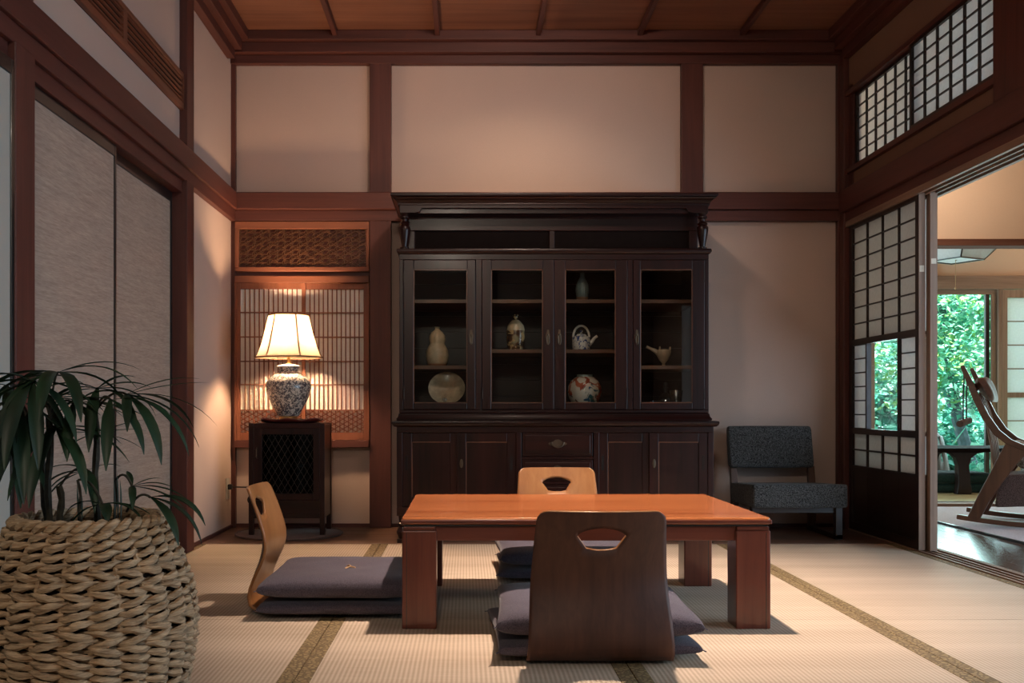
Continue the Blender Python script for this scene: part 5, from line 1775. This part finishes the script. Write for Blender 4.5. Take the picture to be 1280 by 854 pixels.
s1 = P3(118, 500, 2.12)
stems = [((PX + 0.012, PY + 0.02, 0.414), P3(119, 515, 2.12), 0.007), ((PX - 0.075, PY - 0.02, 0.40), P3(62, 520, 2.08), 0.007), ((PX - 0.10, PY + 0.04, 0.40), P3(50, 560, 2.14), 0.0065),
         ((PX - 0.06, PY + 0.01, 0.40), P3(75, 608, 2.11), 0.007), ((PX + 0.055, PY + 0.01, 0.40), P3(145, 600, 2.11), 0.003), ((PX - 0.005, PY - 0.02, 0.40), P3(98, 600, 2.08), 0.003)]
for b_, t, r in stems:
    stem_from(b_, t, r)
Vt = lambda i: stems[i][1]
# leaf fans: hub in the room, petiole start, leaflets
fan(P3(158, 493, 2.10), Vt(0), [(12, 26, .15, .016, 0.6), (2, 14, .17, .012, 0.25), (-35, -25, .185, .036, 1.8), (-5, -15, .19, .036, 1.7), (14, -8, .19, .030, 1.6), (40, 5, .17, .026, 1.5), (-70, -10, .13, .026, 1.4), (170, 15, .11, .020, 1.0), (8, 5, .20, .012, 1.15)])
fan(P3(122, 486, 2.12), Vt(0), [(-80, -30, .16, .032, 1.8), (-30, 0, .15, .022, 1.7), (10, 10, .14, .020, 1.8), (30, 20, .11, .022, 0.8), (160, 10, .14, .022, 1.2), (190, 0, .16, .024, 1.6), (215, 20, .14, .022, 1.4), (-10, 35, .09, .018, 0.9)])
fan(P3(72, 466, 2.06), Vt(1), [(5, 22, .17, .014, 0.9), (-12, 18, .19, .016, 1.3), (20, 6, .16, .030, 1.7), (-50, 0, .18, .034, 1.9), (-80, 5, .19, .036, 2.0), (175, 8, .18, .028, 1.2), (200, 0, .17, .030, 1.7), (150, 10, .15, .026, 1.3), (230, -10, .17, .034, 1.9)])
fan(P3(40, 476, 2.02), Vt(1), [(-90, -30, .21, .038, 1.9), (-60, -40, .20, .036, 1.6), (-110, -40, .22, .040, 1.5), (-20, -20, .17, .034, 1.8), (180, 5, .16, .028, 1.2), (200, -20, .18, .034, 1.6), (160, 20, .15, .024, 1.1), (10, 0, .15, .024, 1.4)])
fan(P3(22, 500, 2.06), Vt(2), [(-90, -40, .22, .038, 1.6), (-60, -45, .23, .040, 1.4), (-130, -35, .2, .036, 1.6), (180, -10, .16, .03, 1.4), (10, -25, .2, .032, 1.7)])
fan(P3(92, 505, 2.14), Vt(1), [(-10, 10, .14, .020, 1.0), (5, 4, .16, .016, 0.7), (20, 0, .15, .014, 0.9), (-40, -10, .13, .026, 1.6), (-75, -20, .16, .030, 1.8), (170, 10, .12, .024, 1.2), (60, 20, .12, .018, 0.9)])
fan(P3(70, 535, 2.08), Vt(2), [(-10, 8, .15, .018, 0.9), (0, 0, .17, .022, 1.2), (-40, -20, .18, .034, 1.7), (-90, -25, .2, .038, 1.7), (190, 0, .15, .028, 1.5), (-120, -30, .18, .034, 1.5)])
fan(P3(122, 542, 2.16), Vt(0), [(10, 12, .10, .010, 0.4), (-5, 22, .11, .010, 0.3), (30, -8, .10, .010, 0.6), (172, 6, .10, .010, 0.4), (165, -12, .10, .010, 0.7)])
fan(P3(110, 588, 2.13), Vt(3), [(175, 0, .11, .020, 1.0), (165, 18, .10, .016, 0.8), (-60, -15, .12, .026, 1.8), (185, -15, .11, .018, 1.2), (210, -5, .1, .016, 1.3), (0, 25, .07, .012, 0.8)])
fan(P3(165, 608, 2.10), Vt(4), [(-5, 16, .09, .013, 0.8), (0, 4, .12, .015, 0.8), (5, -6, .13, .016, 1.0), (-70, 0, .08, .020, 1.8), (120, 40, .06, .016, 0.6), (20, 28, .06, .012, 0.6)])
fan(P3(188, 622, 2.08), P3(158, 640, 2.1), [(-10, 10, .14, .034, 1.7), (-35, -20, .13, .030, 1.6), (5, -12, .15, .034, 1.9)])
fan(P3(128, 630, 2.06), Vt(5), [(180, -10, .09, .018, 1.5), (0, 8, .10, .022, 1.7), (-60, 5, .07, .03, 1.8), (165, 14, .09, .014, 1.2), (20, 4, .12, .016, 1.2)])
fan(P3(8, 482, 2.10), Vt(2), [(10, 25, .17, .022, 1.2), (-20, 5, .18, .034, 1.8), (-60, -20, .2, .036, 1.8), (160, 10, .14, .026, 1.3), (-95, -35, .22, .038, 1.4)])
fan(P3(52, 498, 2.16), Vt(1), [(-15, 14, .16, .020, 1.1), (8, 8, .18, .018, 1.0), (-45, -15, .18, .034, 1.8), (-85, -30, .2, .036, 1.6), (35, 5, .13, .020, 1.0), (185, 5, .15, .028, 1.5)])
fan(P3(138, 500, 2.07), Vt(0), [(0, 8, .13, .018, 1.0), (-30, -20, .15, .030, 1.8), (-75, -35, .17, .032, 1.5), (165, 12, .13, .020, 1.1)])
fan(P3(20, 560, 2.12), Vt(2), [(-60, -30, .15, .03, 1.6), (-100, -35, .17, .034, 1.5), (-20, -30, .15, .028, 1.6), (180, -5, .13, .026, 1.4)])
for px, py in ((142, 596), (146, 590), (150, 600), (96, 606), (101, 612)):
    b_ = P3(px + 1, 652, 2.1)
    leaflet(b_, P3(px, py, 2.1) - b_, (P3(px, py, 2.1) - b_).length, 0.010, 0.0, palm)
    bpy.data.objects[-1] if False else None

# ================================================================== VERANDA AND FAR ROOM: FURNITURE
rug = B(2.80, 4.9, 4.70, 6.72, 0.0005, 0.010).build('rug', 'rug', bevel=0.003)
tag(rug, 'pale lilac grey rug under the rocking chair on the dark veranda floor', 'rug')
B(2.80, 2.812, 4.70, 6.72, 0.0012, 0.0112).build('binding', 'black', rug)
rug.rotation_euler = (0, 0, 0)

YAW = math.atan2(-0.545, 0.84)
HWID = 0.24
rk = thing('rocking_chair', 'wooden rocking chair with curved slatted back and brown tweed seat on the rug', 'chair', (2.855 + 0.545 * HWID, 5.72 + 0.84 * HWID, 0.010), YAW)


def rl(px, py):
    """a point of the near side frame, in the chair's own frame: (along, height)"""
    k = (px - 583) / 1230
    t = (k * 5.72 - 2.855) / (0.84 + 0.545 * k)
    return t, 0.69 - (py - 509) / 1230 * (5.72 - 0.545 * t) - 0.010


def rbuild(mb, name, mat, parent=None, **kw):
    o = mb.build(name, mat, None, **kw)
    o.parent = parent or rk
    return o


for yk in (-HWID, HWID):
    bow = [(1202.5, 457), (1211, 475), (1221, 499), (1232, 521), (1246, 540.5), (1262, 553), (1282, 561)]
    pts = [Vector((rl(*q)[0], yk, rl(*q)[1])) for q in bow]
    pts += [pts[-1] + Vector((0.16, 0, 0.006)), pts[-1] + Vector((0.34, 0, 0.02))]
    rbuild(MB().ribbon(pts, [0.022, 0.026, 0.030, 0.032, 0.034, 0.036, 0.038, 0.040, 0.038], [0.022, 0.032, 0.038, 0.040, 0.040, 0.038, 0.034, 0.030, 0.024], up=(0, 1, 0)), 'bow', 'walnut_x', bevel=0.006, seg=3)
    pts = [Vector((rl(*q)[0], yk, rl(*q)[1])) for q in [(1274, 556), (1262, 572), (1246, 597), (1230, 623), (1216, 650)]]
    rbuild(MB().ribbon(pts, 0.034, [0.125, 0.105, 0.082, 0.068, 0.062], up=(0, 1, 0)), 'leg', 'walnut_z', bevel=0.006)
    xe = pts[0].x + 0.30
    rbuild(MB().ribbon([Vector((xe, yk, 0.43)), Vector((xe + 0.03, yk, 0.25)), Vector((xe + 0.06, yk, 0.04))], 0.034, [0.06, 0.055, 0.05], up=(0, 1, 0)), 'leg', 'walnut_z', bevel=0.006)
    xr0, xr1 = rl(1196, 652)[0], xe + 0.22
    rbuild(MB().ribbon([Vector((xr0 + (xr1 - xr0) * t, yk, 0.016 + 0.11 * (t - 0.5) ** 2)) for t in [i / 14 for i in range(15)]], 0.034, 0.028, up=(0, 1, 0)), 'rocker', 'walnut_x', bevel=0.005)
SLP = [(1219, 492), (1228, 514), (1234, 536), (1238, 558), (1240, 576), (1246, 598)]
for n in range(5):
    y = -HWID + 0.06 + (2 * HWID - 0.12) * n / 4
    pts = [Vector((rl(*q)[0], y, rl(*q)[1])) for q in SLP]
    rbuild(MB().ribbon(pts, 0.040, 0.012, up=(0, 1, 0)), 'back_slat', 'light_z', bevel=0.003)
for q, w_ in (((1214, 484), 0.045), ((1247, 600), 0.05)):
    x, z = rl(*q)
    rbuild(MB().box(x - 0.012, x + 0.012, -HWID, HWID, z - w_ / 2, z + w_ / 2), 'cross_rail', 'walnut_y', bevel=0.004)
sx0 = rl(1243, 610)[0]
st_ = pad('seat', -HWID + 0.018, HWID - 0.018, [(sx0, 0.105), (sx0 + 0.02, 0.290), (sx0 + 0.50, 0.330), (sx0 + 0.52, 0.15)], 'brown_tweed', None)
# pad() sweeps along x with (y, z) outlines; swap so that the outline runs along the chair
for v in st_.data.vertices:
    v.co = Vector((v.co.y, v.co.x, v.co.z))
st_.data.flip_normals()
st_.parent = rk
# head cushion strapped over the back, with its counterweight hanging behind
hx, hz = rl(1222, 488)
vs, fc = [], []
n = 14
for side_ in (1, -1):
    for i in range(n + 1):
        for j in range(n + 1):
            u, v = -1 + 2 * i / n, -1 + 2 * j / n
            th = (0.034 + 0.016 * v) * ((1 - abs(u) ** 4) * (1 - abs(v) ** 3)) ** 0.45 * (1 + 0.12 * math.sin(5 * u + 3 * v))
            a_ = Vector((side_ * th, u * 0.19, v * 0.080))
            a_.rotate(Matrix.Rotation(-0.50, 3, 'Y'))
            vs.append((hx + 0.030 + a_.x, a_.y, hz + 0.004 + a_.z))
for side_ in (0, 1):
    for i in range(n):
        for j in range(n):
            o_ = side_ * (n + 1) ** 2
            fc.append((o_ + i * (n + 1) + j, o_ + (i + 1) * (n + 1) + j, o_ + (i + 1) * (n + 1) + j + 1, o_ + i * (n + 1) + j + 1))
rbuild(MB().add(vs, fc), 'head_cushion', 'leather', smooth=True)
tx_, tz_ = rl(1204, 462)
for dx, yk in ((0.004, -HWID + 0.02), (0.012, -HWID + 0.10)):
    rbuild(MB().tube([(tx_ + dx, yk, tz_ + (0 if yk < -HWID + 0.05 else -0.03)), (tx_ + dx - 0.006, yk, tz_ - 0.16), (tx_ + dx - 0.006, yk, tz_ - 0.295)], 0.0045, 6), 'strap', 'cord', smooth=True)
rbuild(MB().tube([(tx_ - 0.014, -HWID - 0.03, tz_ - 0.315), (tx_ + 0.002, -HWID + 0.06, tz_ - 0.305), (tx_ + 0.014, -HWID + 0.15, tz_ - 0.298)], 0.020, 12), 'counterweight', 'leather', smooth=True)
pw = thing('pillow', 'small striped pillow lying on the rocking chair seat', 'pillow', rk.location, YAW)
vs, fc = [], []
n = 12
for side_ in (1, -1):
    for i in range(n + 1):
        for j in range(n + 1):
            u, v = -1 + 2 * i / n, -1 + 2 * j / n
            th = 0.045 * ((1 - abs(u) ** 3) * (1 - abs(v) ** 3)) ** 0.5
            a = Vector((side_ * th, u * 0.15, v * 0.085))
            a.rotate(Matrix.Rotation(-0.35, 3, 'Y'))
            vs.append((sx0 + 0.12 + a.x, 0.0 + a.y, 0.405 + a.z))
for side_ in (0, 1):
    for i in range(n):
        for j in range(n):
            o_ = side_ * (n + 1) ** 2
            fc.append((o_ + i * (n + 1) + j, o_ + (i + 1) * (n + 1) + j, o_ + (i + 1) * (n + 1) + j + 1, o_ + i * (n + 1) + j + 1))
pm_ = MB()
pm_.add(vs, fc)
pc_ = pm_.build('cover', 'felt', None, smooth=True)
pc_.parent = pw

# low dark table of the far room
ft = thing('floor_table', 'dark low table with curved legs in the far room before the garden window', 'table', (4.0, 7.9, 0.022))
fz = 0.375
B(3.3, 4.72, 7.50, 8.10, fz - 0.03, fz).build('tabletop', 'matte_black', ft, bevel=0.005)


def arch_leg(xc):
    pts = [(xc - 0.16, fz - 0.03), (xc - 0.10, fz - 0.042), (xc - 0.062, fz - 0.075), (xc - 0.045, fz - 0.13), (xc - 0.043, 0.10), (xc - 0.050, 0.05), (xc - 0.055, 0.022),
           (xc + 0.055, 0.022), (xc + 0.062, 0.05), (xc + 0.050, 0.10), (xc + 0.040, fz - 0.13), (xc + 0.056, fz - 0.075), (xc + 0.10, fz - 0.042), (xc + 0.16, fz - 0.03)]
    return pts


for xc in (3.50, wx(1202, 7.56), 4.60):
    for y in (7.52, 8.03):
        MB().prism(arch_leg(xc), 'y', y, y + 0.06).build('leg', 'black_z', ft, bevel=0.003)

for i, (x, y, z, lab) in enumerate(((3.86, 8.32, 0.0225, 'lower dark green floor cushion under the far low table'), (3.86, 8.30, 0.095, 'upper dark green floor cushion piled under the far low table'), (4.45, 8.31, 0.0225, 'dark green floor cushion alone behind the curved leg of the far table'))):
    c = make_cushion('floor_cushion', 0.56, 0.40, 0.085, 20 + i, False)
    c['label'], c['category'], c['group'] = lab, 'cushion', 'dark green floor cushions of the far room'
    c.location = (x, y - 0.50, z)
    for ch in c.children:
        ch.data.materials.clear()
        ch.data.materials.append(M['green_cloth'])

fcx = wx(1172, 8.35)
fch = thing('wooden_floor_chair', 'wooden legless chair with slotted bent back behind the far low table', 'chair', (fcx, 8.4, 0.022))
vs, fc = [], []
N = 16
prof = [(0.0, 0.10), (0.01, 0.14), (0.02, 0.22), (0.035, 0.30), (0.05, 0.37), (0.065, 0.43), (0.075, 0.475)]
for j, (dy, z) in enumerate(prof):
    for i in range(N + 1):
        u = -1 + 2 * i / N
        w_ = 0.21 - 0.05 * (j / 6) - (0.035 * abs(u) ** 6 if j == 6 else 0)
        vs.append((fcx - 0.08 + u * w_, 8.40 - 0 + dy - 0.06 * (1 - u * u), z - (0.03 * abs(u) ** 4 if j == 6 else 0)))
for j in range(len(prof) - 1):
    for i in range(N):
        if j in (2, 4) and i % 3 == 1:
            continue
        fc.append((j * (N + 1) + i, j * (N + 1) + i + 1, (j + 1) * (N + 1) + i + 1, (j + 1) * (N + 1) + i))
q = MB()
q.add(vs, fc)
qo = q.build('back', 'grey_wood', fch, smooth=True)
so = qo.modifiers.new('thickness', 'SOLIDIFY')
so.thickness = 0.014
B(fcx - 0.27, fcx + 0.12, 8.02, 8.40, 0.085, 0.105).build('seat', 'walnut_x', fch, bevel=0.004)
B(fcx - 0.25, fcx - 0.22, 8.06, 8.38, 0.022, 0.085).build('leg', 'walnut_x', fch)
B(fcx + 0.07, fcx + 0.10, 8.06, 8.38, 0.022, 0.085).build('leg', 'walnut_x', fch)

# square paper pendant lamp of the far room
pcx, pcy = wx(1195, 7.75), 7.75
pend = thing('pendant_lamp', 'square white paper pendant lamp with dark edges and a pull cord', 'lamp', (pcx, pcy, 1.83))
r0, r1, pz0, pz1 = 0.20, 0.36, 1.845, 2.00
rotp = math.radians(28)


def pc(r, k, z):
    a = rotp + PI / 4 + k * PI / 2
    return Vector((pcx + r * math.cos(a), pcy + r * math.sin(a), z))


for k in range(4):
    a, b_, c_, d_ = pc(r0, k, pz0), pc(r0, k + 1, pz0), pc(r1, k + 1, pz1), pc(r1, k, pz1)
    nrm = (b_ - a).cross(d_ - a).normalized() * 0.002
    mb = MB().add([a, b_, c_, d_, a + nrm, b_ + nrm, c_ + nrm, d_ + nrm], [(0, 1, 2, 3), (7, 6, 5, 4), (0, 4, 5, 1), (1, 5, 6, 2), (2, 6, 7, 3), (3, 7, 4, 0)])
    mb.build('paper_side', 'paper_white', pend)
    MB().bar(pc(r0, k, pz0), pc(r1, k, pz1), 0.010, 0.010).build('edge_bar', 'black_z', pend)
    MB().bar(pc(r0, k, pz0), pc(r0, k + 1, pz0), 0.010, 0.012).build('edge_bar', 'black_x', pend)
    MB().bar(pc(r1, k, pz1), pc(r1, k + 1, pz1), 0.010, 0.012).build('edge_bar', 'black_x', pend)
MB().add([pc(r0, k, pz0 + 0.003) for k in range(4)] + [pc(r0, k, pz0 + 0.005) for k in range(4)], [(0, 1, 2, 3), (7, 6, 5, 4), (0, 4, 5, 1), (1, 5, 6, 2), (2, 6, 7, 3), (3, 7, 4, 0)]).build('paper_bottom', 'paper_white', pend)
MB().bar((pcx, pcy, pz0), (pcx, pcy, 2.75), 0.012, 0.012).build('stem', 'cord', pend)
cx_ = wx(1192, pcy)
MB().tube([(cx_, pcy - 0.03, pz0), (cx_, pcy - 0.03, 1.63)], 0.002, 5).build('pull_cord', 'tuft', pend)
MB().lathe([(0.0, -0.012), (0.006, -0.008), (0.007, 0.0), (0.004, 0.01), (0.0, 0.012)], (cx_, pcy - 0.03, 1.622), 8).build('pull_knob', 'tuft', pend, smooth=True)

# ================================================================== GARDEN
ground = B(-6, 16, 8.95, 30, -0.5, -0.30).build('ground', 'earth')
tag(ground, 'dark soil of the garden outside the window', 'ground', kind='structure')


def foliage(center, rad, n, size, mats, seed, flat=0.0):
    rn = random.Random(seed)
    mb = MB()
    vs, fs, mi = mb.v, mb.f, mb.mi
    cl = []
    for _ in range(max(6, n // 45)):
        while True:
            p = Vector((rn.uniform(-1, 1), rn.uniform(-1, 1), rn.uniform(-1, 1)))
            if p.length < 1:
                break
        cl.append(Vector((p.x * rad[0], p.y * rad[1], p.z * rad[2])) + Vector(center))
    for _ in range(n):
        c_ = rn.choice(cl)
        p = c_ + Vector((rn.gauss(0, .13), rn.gauss(0, .13), rn.gauss(0, .09)))
        d = Vector((rn.gauss(0, 1), rn.gauss(0, 1), rn.gauss(0, 0.35) - 0.2)).normalized()
        up = Vector((rn.gauss(0, .5), rn.gauss(0, .5) - 0.25, 1)).normalized()
        s = d.cross(up).normalized()
        L_ = size * rn.uniform(0.6, 1.3)
        w_ = L_ * 0.28
        o = len(vs)
        vs += [tuple(p), tuple(p + d * L_ * 0.45 + s * w_), tuple(p + d * L_ + Vector((0, 0, -0.15 * L_))), tuple(p + d * L_ * 0.45 - s * w_)]
        fs.append((o, o + 1, o + 2, o + 3))
        mi.append(rn.choices(range(len(mats)), weights=[3, 2, 1][:len(mats)])[0])
    return mb


def tree(name, label, base, height, crown, n, size, mats, seed, lean=(0, 0), group=None, trunk_r=0.09):
    t = thing(name, label, 'tree', base, group=group)
    b_ = Vector(base)
    top = b_ + Vector((lean[0], lean[1], height))
    rn = random.Random(seed)
    pts = [b_.lerp(top, k / 8) + Vector((0.06 * math.sin(k * 1.1 + seed), 0.05 * math.cos(k + seed), 0)) for k in range(9)]
    tr = MB().tube(pts, [trunk_r * (1.25 - 0.09 * k) for k in range(9)], 8).build('trunk', 'bark', t, smooth=True)
    for k in range(6):
        p = pts[2 + k]
        a = rn.uniform(0, 2 * PI)
        q = p + Vector((math.cos(a) * 0.7, math.sin(a) * 0.5, 0.45))
        e = q + Vector((math.cos(a + .5) * 0.5, math.sin(a + .5) * 0.4, 0.25))
        MB().tube([p, p.lerp(q, .5) + Vector((0, 0, -.05)), q, e], [0.035, 0.026, 0.018, 0.008], 6).build('branch', 'bark', t, smooth=True)
    tag(foliage(crown[0], crown[1], n, size, mats, seed).build('foliage', mats, t), None, None, kind='stuff')
    return t


tree('maple_tree', 'leafy garden tree whose grey trunk leans past the window', (5.75, 11.0, -0.3), 3.4, ((5.25, 10.8, 1.85), (1.5, 0.42, 1.2)), 11000, 0.085, ['garden_a', 'garden_b', 'garden_y'], 3, lean=(-0.75, 0.1), trunk_r=0.06)
tree('maple_tree', 'farther tree with pale bright leaves left of the grey trunk', (7.3, 14.2, -0.3), 4.5, ((7.3, 14.2, 2.0), (1.4, 1.0, 1.9)), 6500, 0.13, ['garden_a', 'garden_y', 'garden_b'], 4, lean=(0.3, 0))
tree('maple_tree', 'dark leafy tree seen through the glass of the paper screen', (5.0, 13.6, -0.3), 4.0, ((4.7, 13.6, 1.6), (1.0, 0.8, 1.6)), 5200, 0.12, ['garden_b', 'garden_a', 'garden_c'], 5, lean=(-0.4, 0))
tree('evergreen_tree', 'dense dark evergreen standing at the back of the garden', (8.0, 17.6, -0.3), 6.0, ((7.2, 17.6, 2.2), (3.6, 0.9, 2.8)), 9000, 0.22, ['garden_c', 'garden_b'], 6, trunk_r=0.16)
for i, (c_, r_, n_, sz, mt, lab) in enumerate((
        ((4.15, 9.75, 0.02), (0.28, 0.22, 0.24), 800, 0.13, ['garden_b', 'garden_a', 'garden_y'], 'low bright green shrub just outside the glass by the left window jamb'),
        ((5.5, 10.0, 0.0), (0.30, 0.25, 0.28), 1100, 0.12, ['garden_a', 'garden_b', 'garden_c'], 'low bright shrub outside the glass behind the rocking chair back'),
        ((6.3, 12.5, 0.15), (0.7, 0.35, 0.45), 2200, 0.12, ['garden_b', 'garden_c', 'garden_a'], 'rounded mid green shrub behind the grey tree trunk'),
        ((4.5, 12.4, 0.1), (0.45, 0.35, 0.45), 1800, 0.12, ['garden_y', 'garden_a', 'garden_b'], 'yellow green shrub seen low through the glass of the paper screen'))):
    sh_ = thing('garden_shrub', lab, 'shrub', (c_[0], c_[1], -0.3), group='shrubs in the garden')
    tag(foliage(c_, r_, n_, sz, mt, 30 + i).build('foliage', mt, sh_), None, None, kind='stuff')
    for k in range(5):
        a = 2 * PI * k / 5
        MB().tube([(c_[0] + 0.05 * math.cos(a), c_[1] + 0.05 * math.sin(a), -0.3), (c_[0] + 0.25 * r_[0] * math.cos(a), c_[1] + 0.25 * r_[1] * math.sin(a), c_[2] - 0.05), (c_[0] + 0.7 * r_[0] * math.cos(a), c_[1] + 0.7 * r_[1] * math.sin(a), c_[2] + 0.25)], [0.012, 0.009, 0.004], 5).build('stem', 'bark', sh_)
# a plant with broad paddle leaves
bp = thing('paddle_leaf_plant', 'plant with a few broad upright paddle leaves beside the tree trunk', 'plant', (4.66, 10.2, -0.3))
for k, (dx, dz, rot_) in enumerate(((0.06, 1.05, 0.5), (-0.1, 0.8, -0.6), (0.22, 0.75, 1.0), (0.0, 0.6, -0.2))):
    b_ = Vector((4.66, 10.2, -0.3))
    tip = b_ + Vector((dx * 1.6, -0.05 * k, dz))
    base_l = b_.lerp(tip, 0.55)
    MB().tube([b_, base_l], 0.008, 6).build('stalk', 'garden_b', bp)
    vs, fc = [], []
    for j in range(9):
        t = j / 8
        p = base_l.lerp(tip + Vector((0.12 * dx / abs(dx or 1), 0, 0.05)) , t)
        w_ = 0.075 * math.sin(PI * min(1, 0.08 + t * 0.92)) ** 0.7
        s = Vector((math.cos(rot_), math.sin(rot_) * 0.6, 0.25 * math.sin(rot_))).normalized()
        vs += [p - s * w_ + Vector((0, -0.01, 0)), p, p + s * w_ + Vector((0, -0.01, 0))]
    for j in range(8):
        fc += [(j * 3, j * 3 + 1, j * 3 + 4, j * 3 + 3), (j * 3 + 1, j * 3 + 2, j * 3 + 5, j * 3 + 4)]
    q = MB()
    q.add(vs, fc)
    lo_ = q.build('leaf', 'garden_y' if k == 0 else 'garden_b', bp)
    lo_.data.shade_smooth()
hedge = foliage((8.0, 21.0, 1.5), (7.5, 0.8, 2.6), 16000, 0.28, ['garden_b', 'garden_c', 'garden_a'], 77).build('hedge_foliage', ['garden_b', 'garden_c', 'garden_a'])
tag(hedge, 'wall of mixed green foliage closing off the garden', 'foliage', kind='stuff')
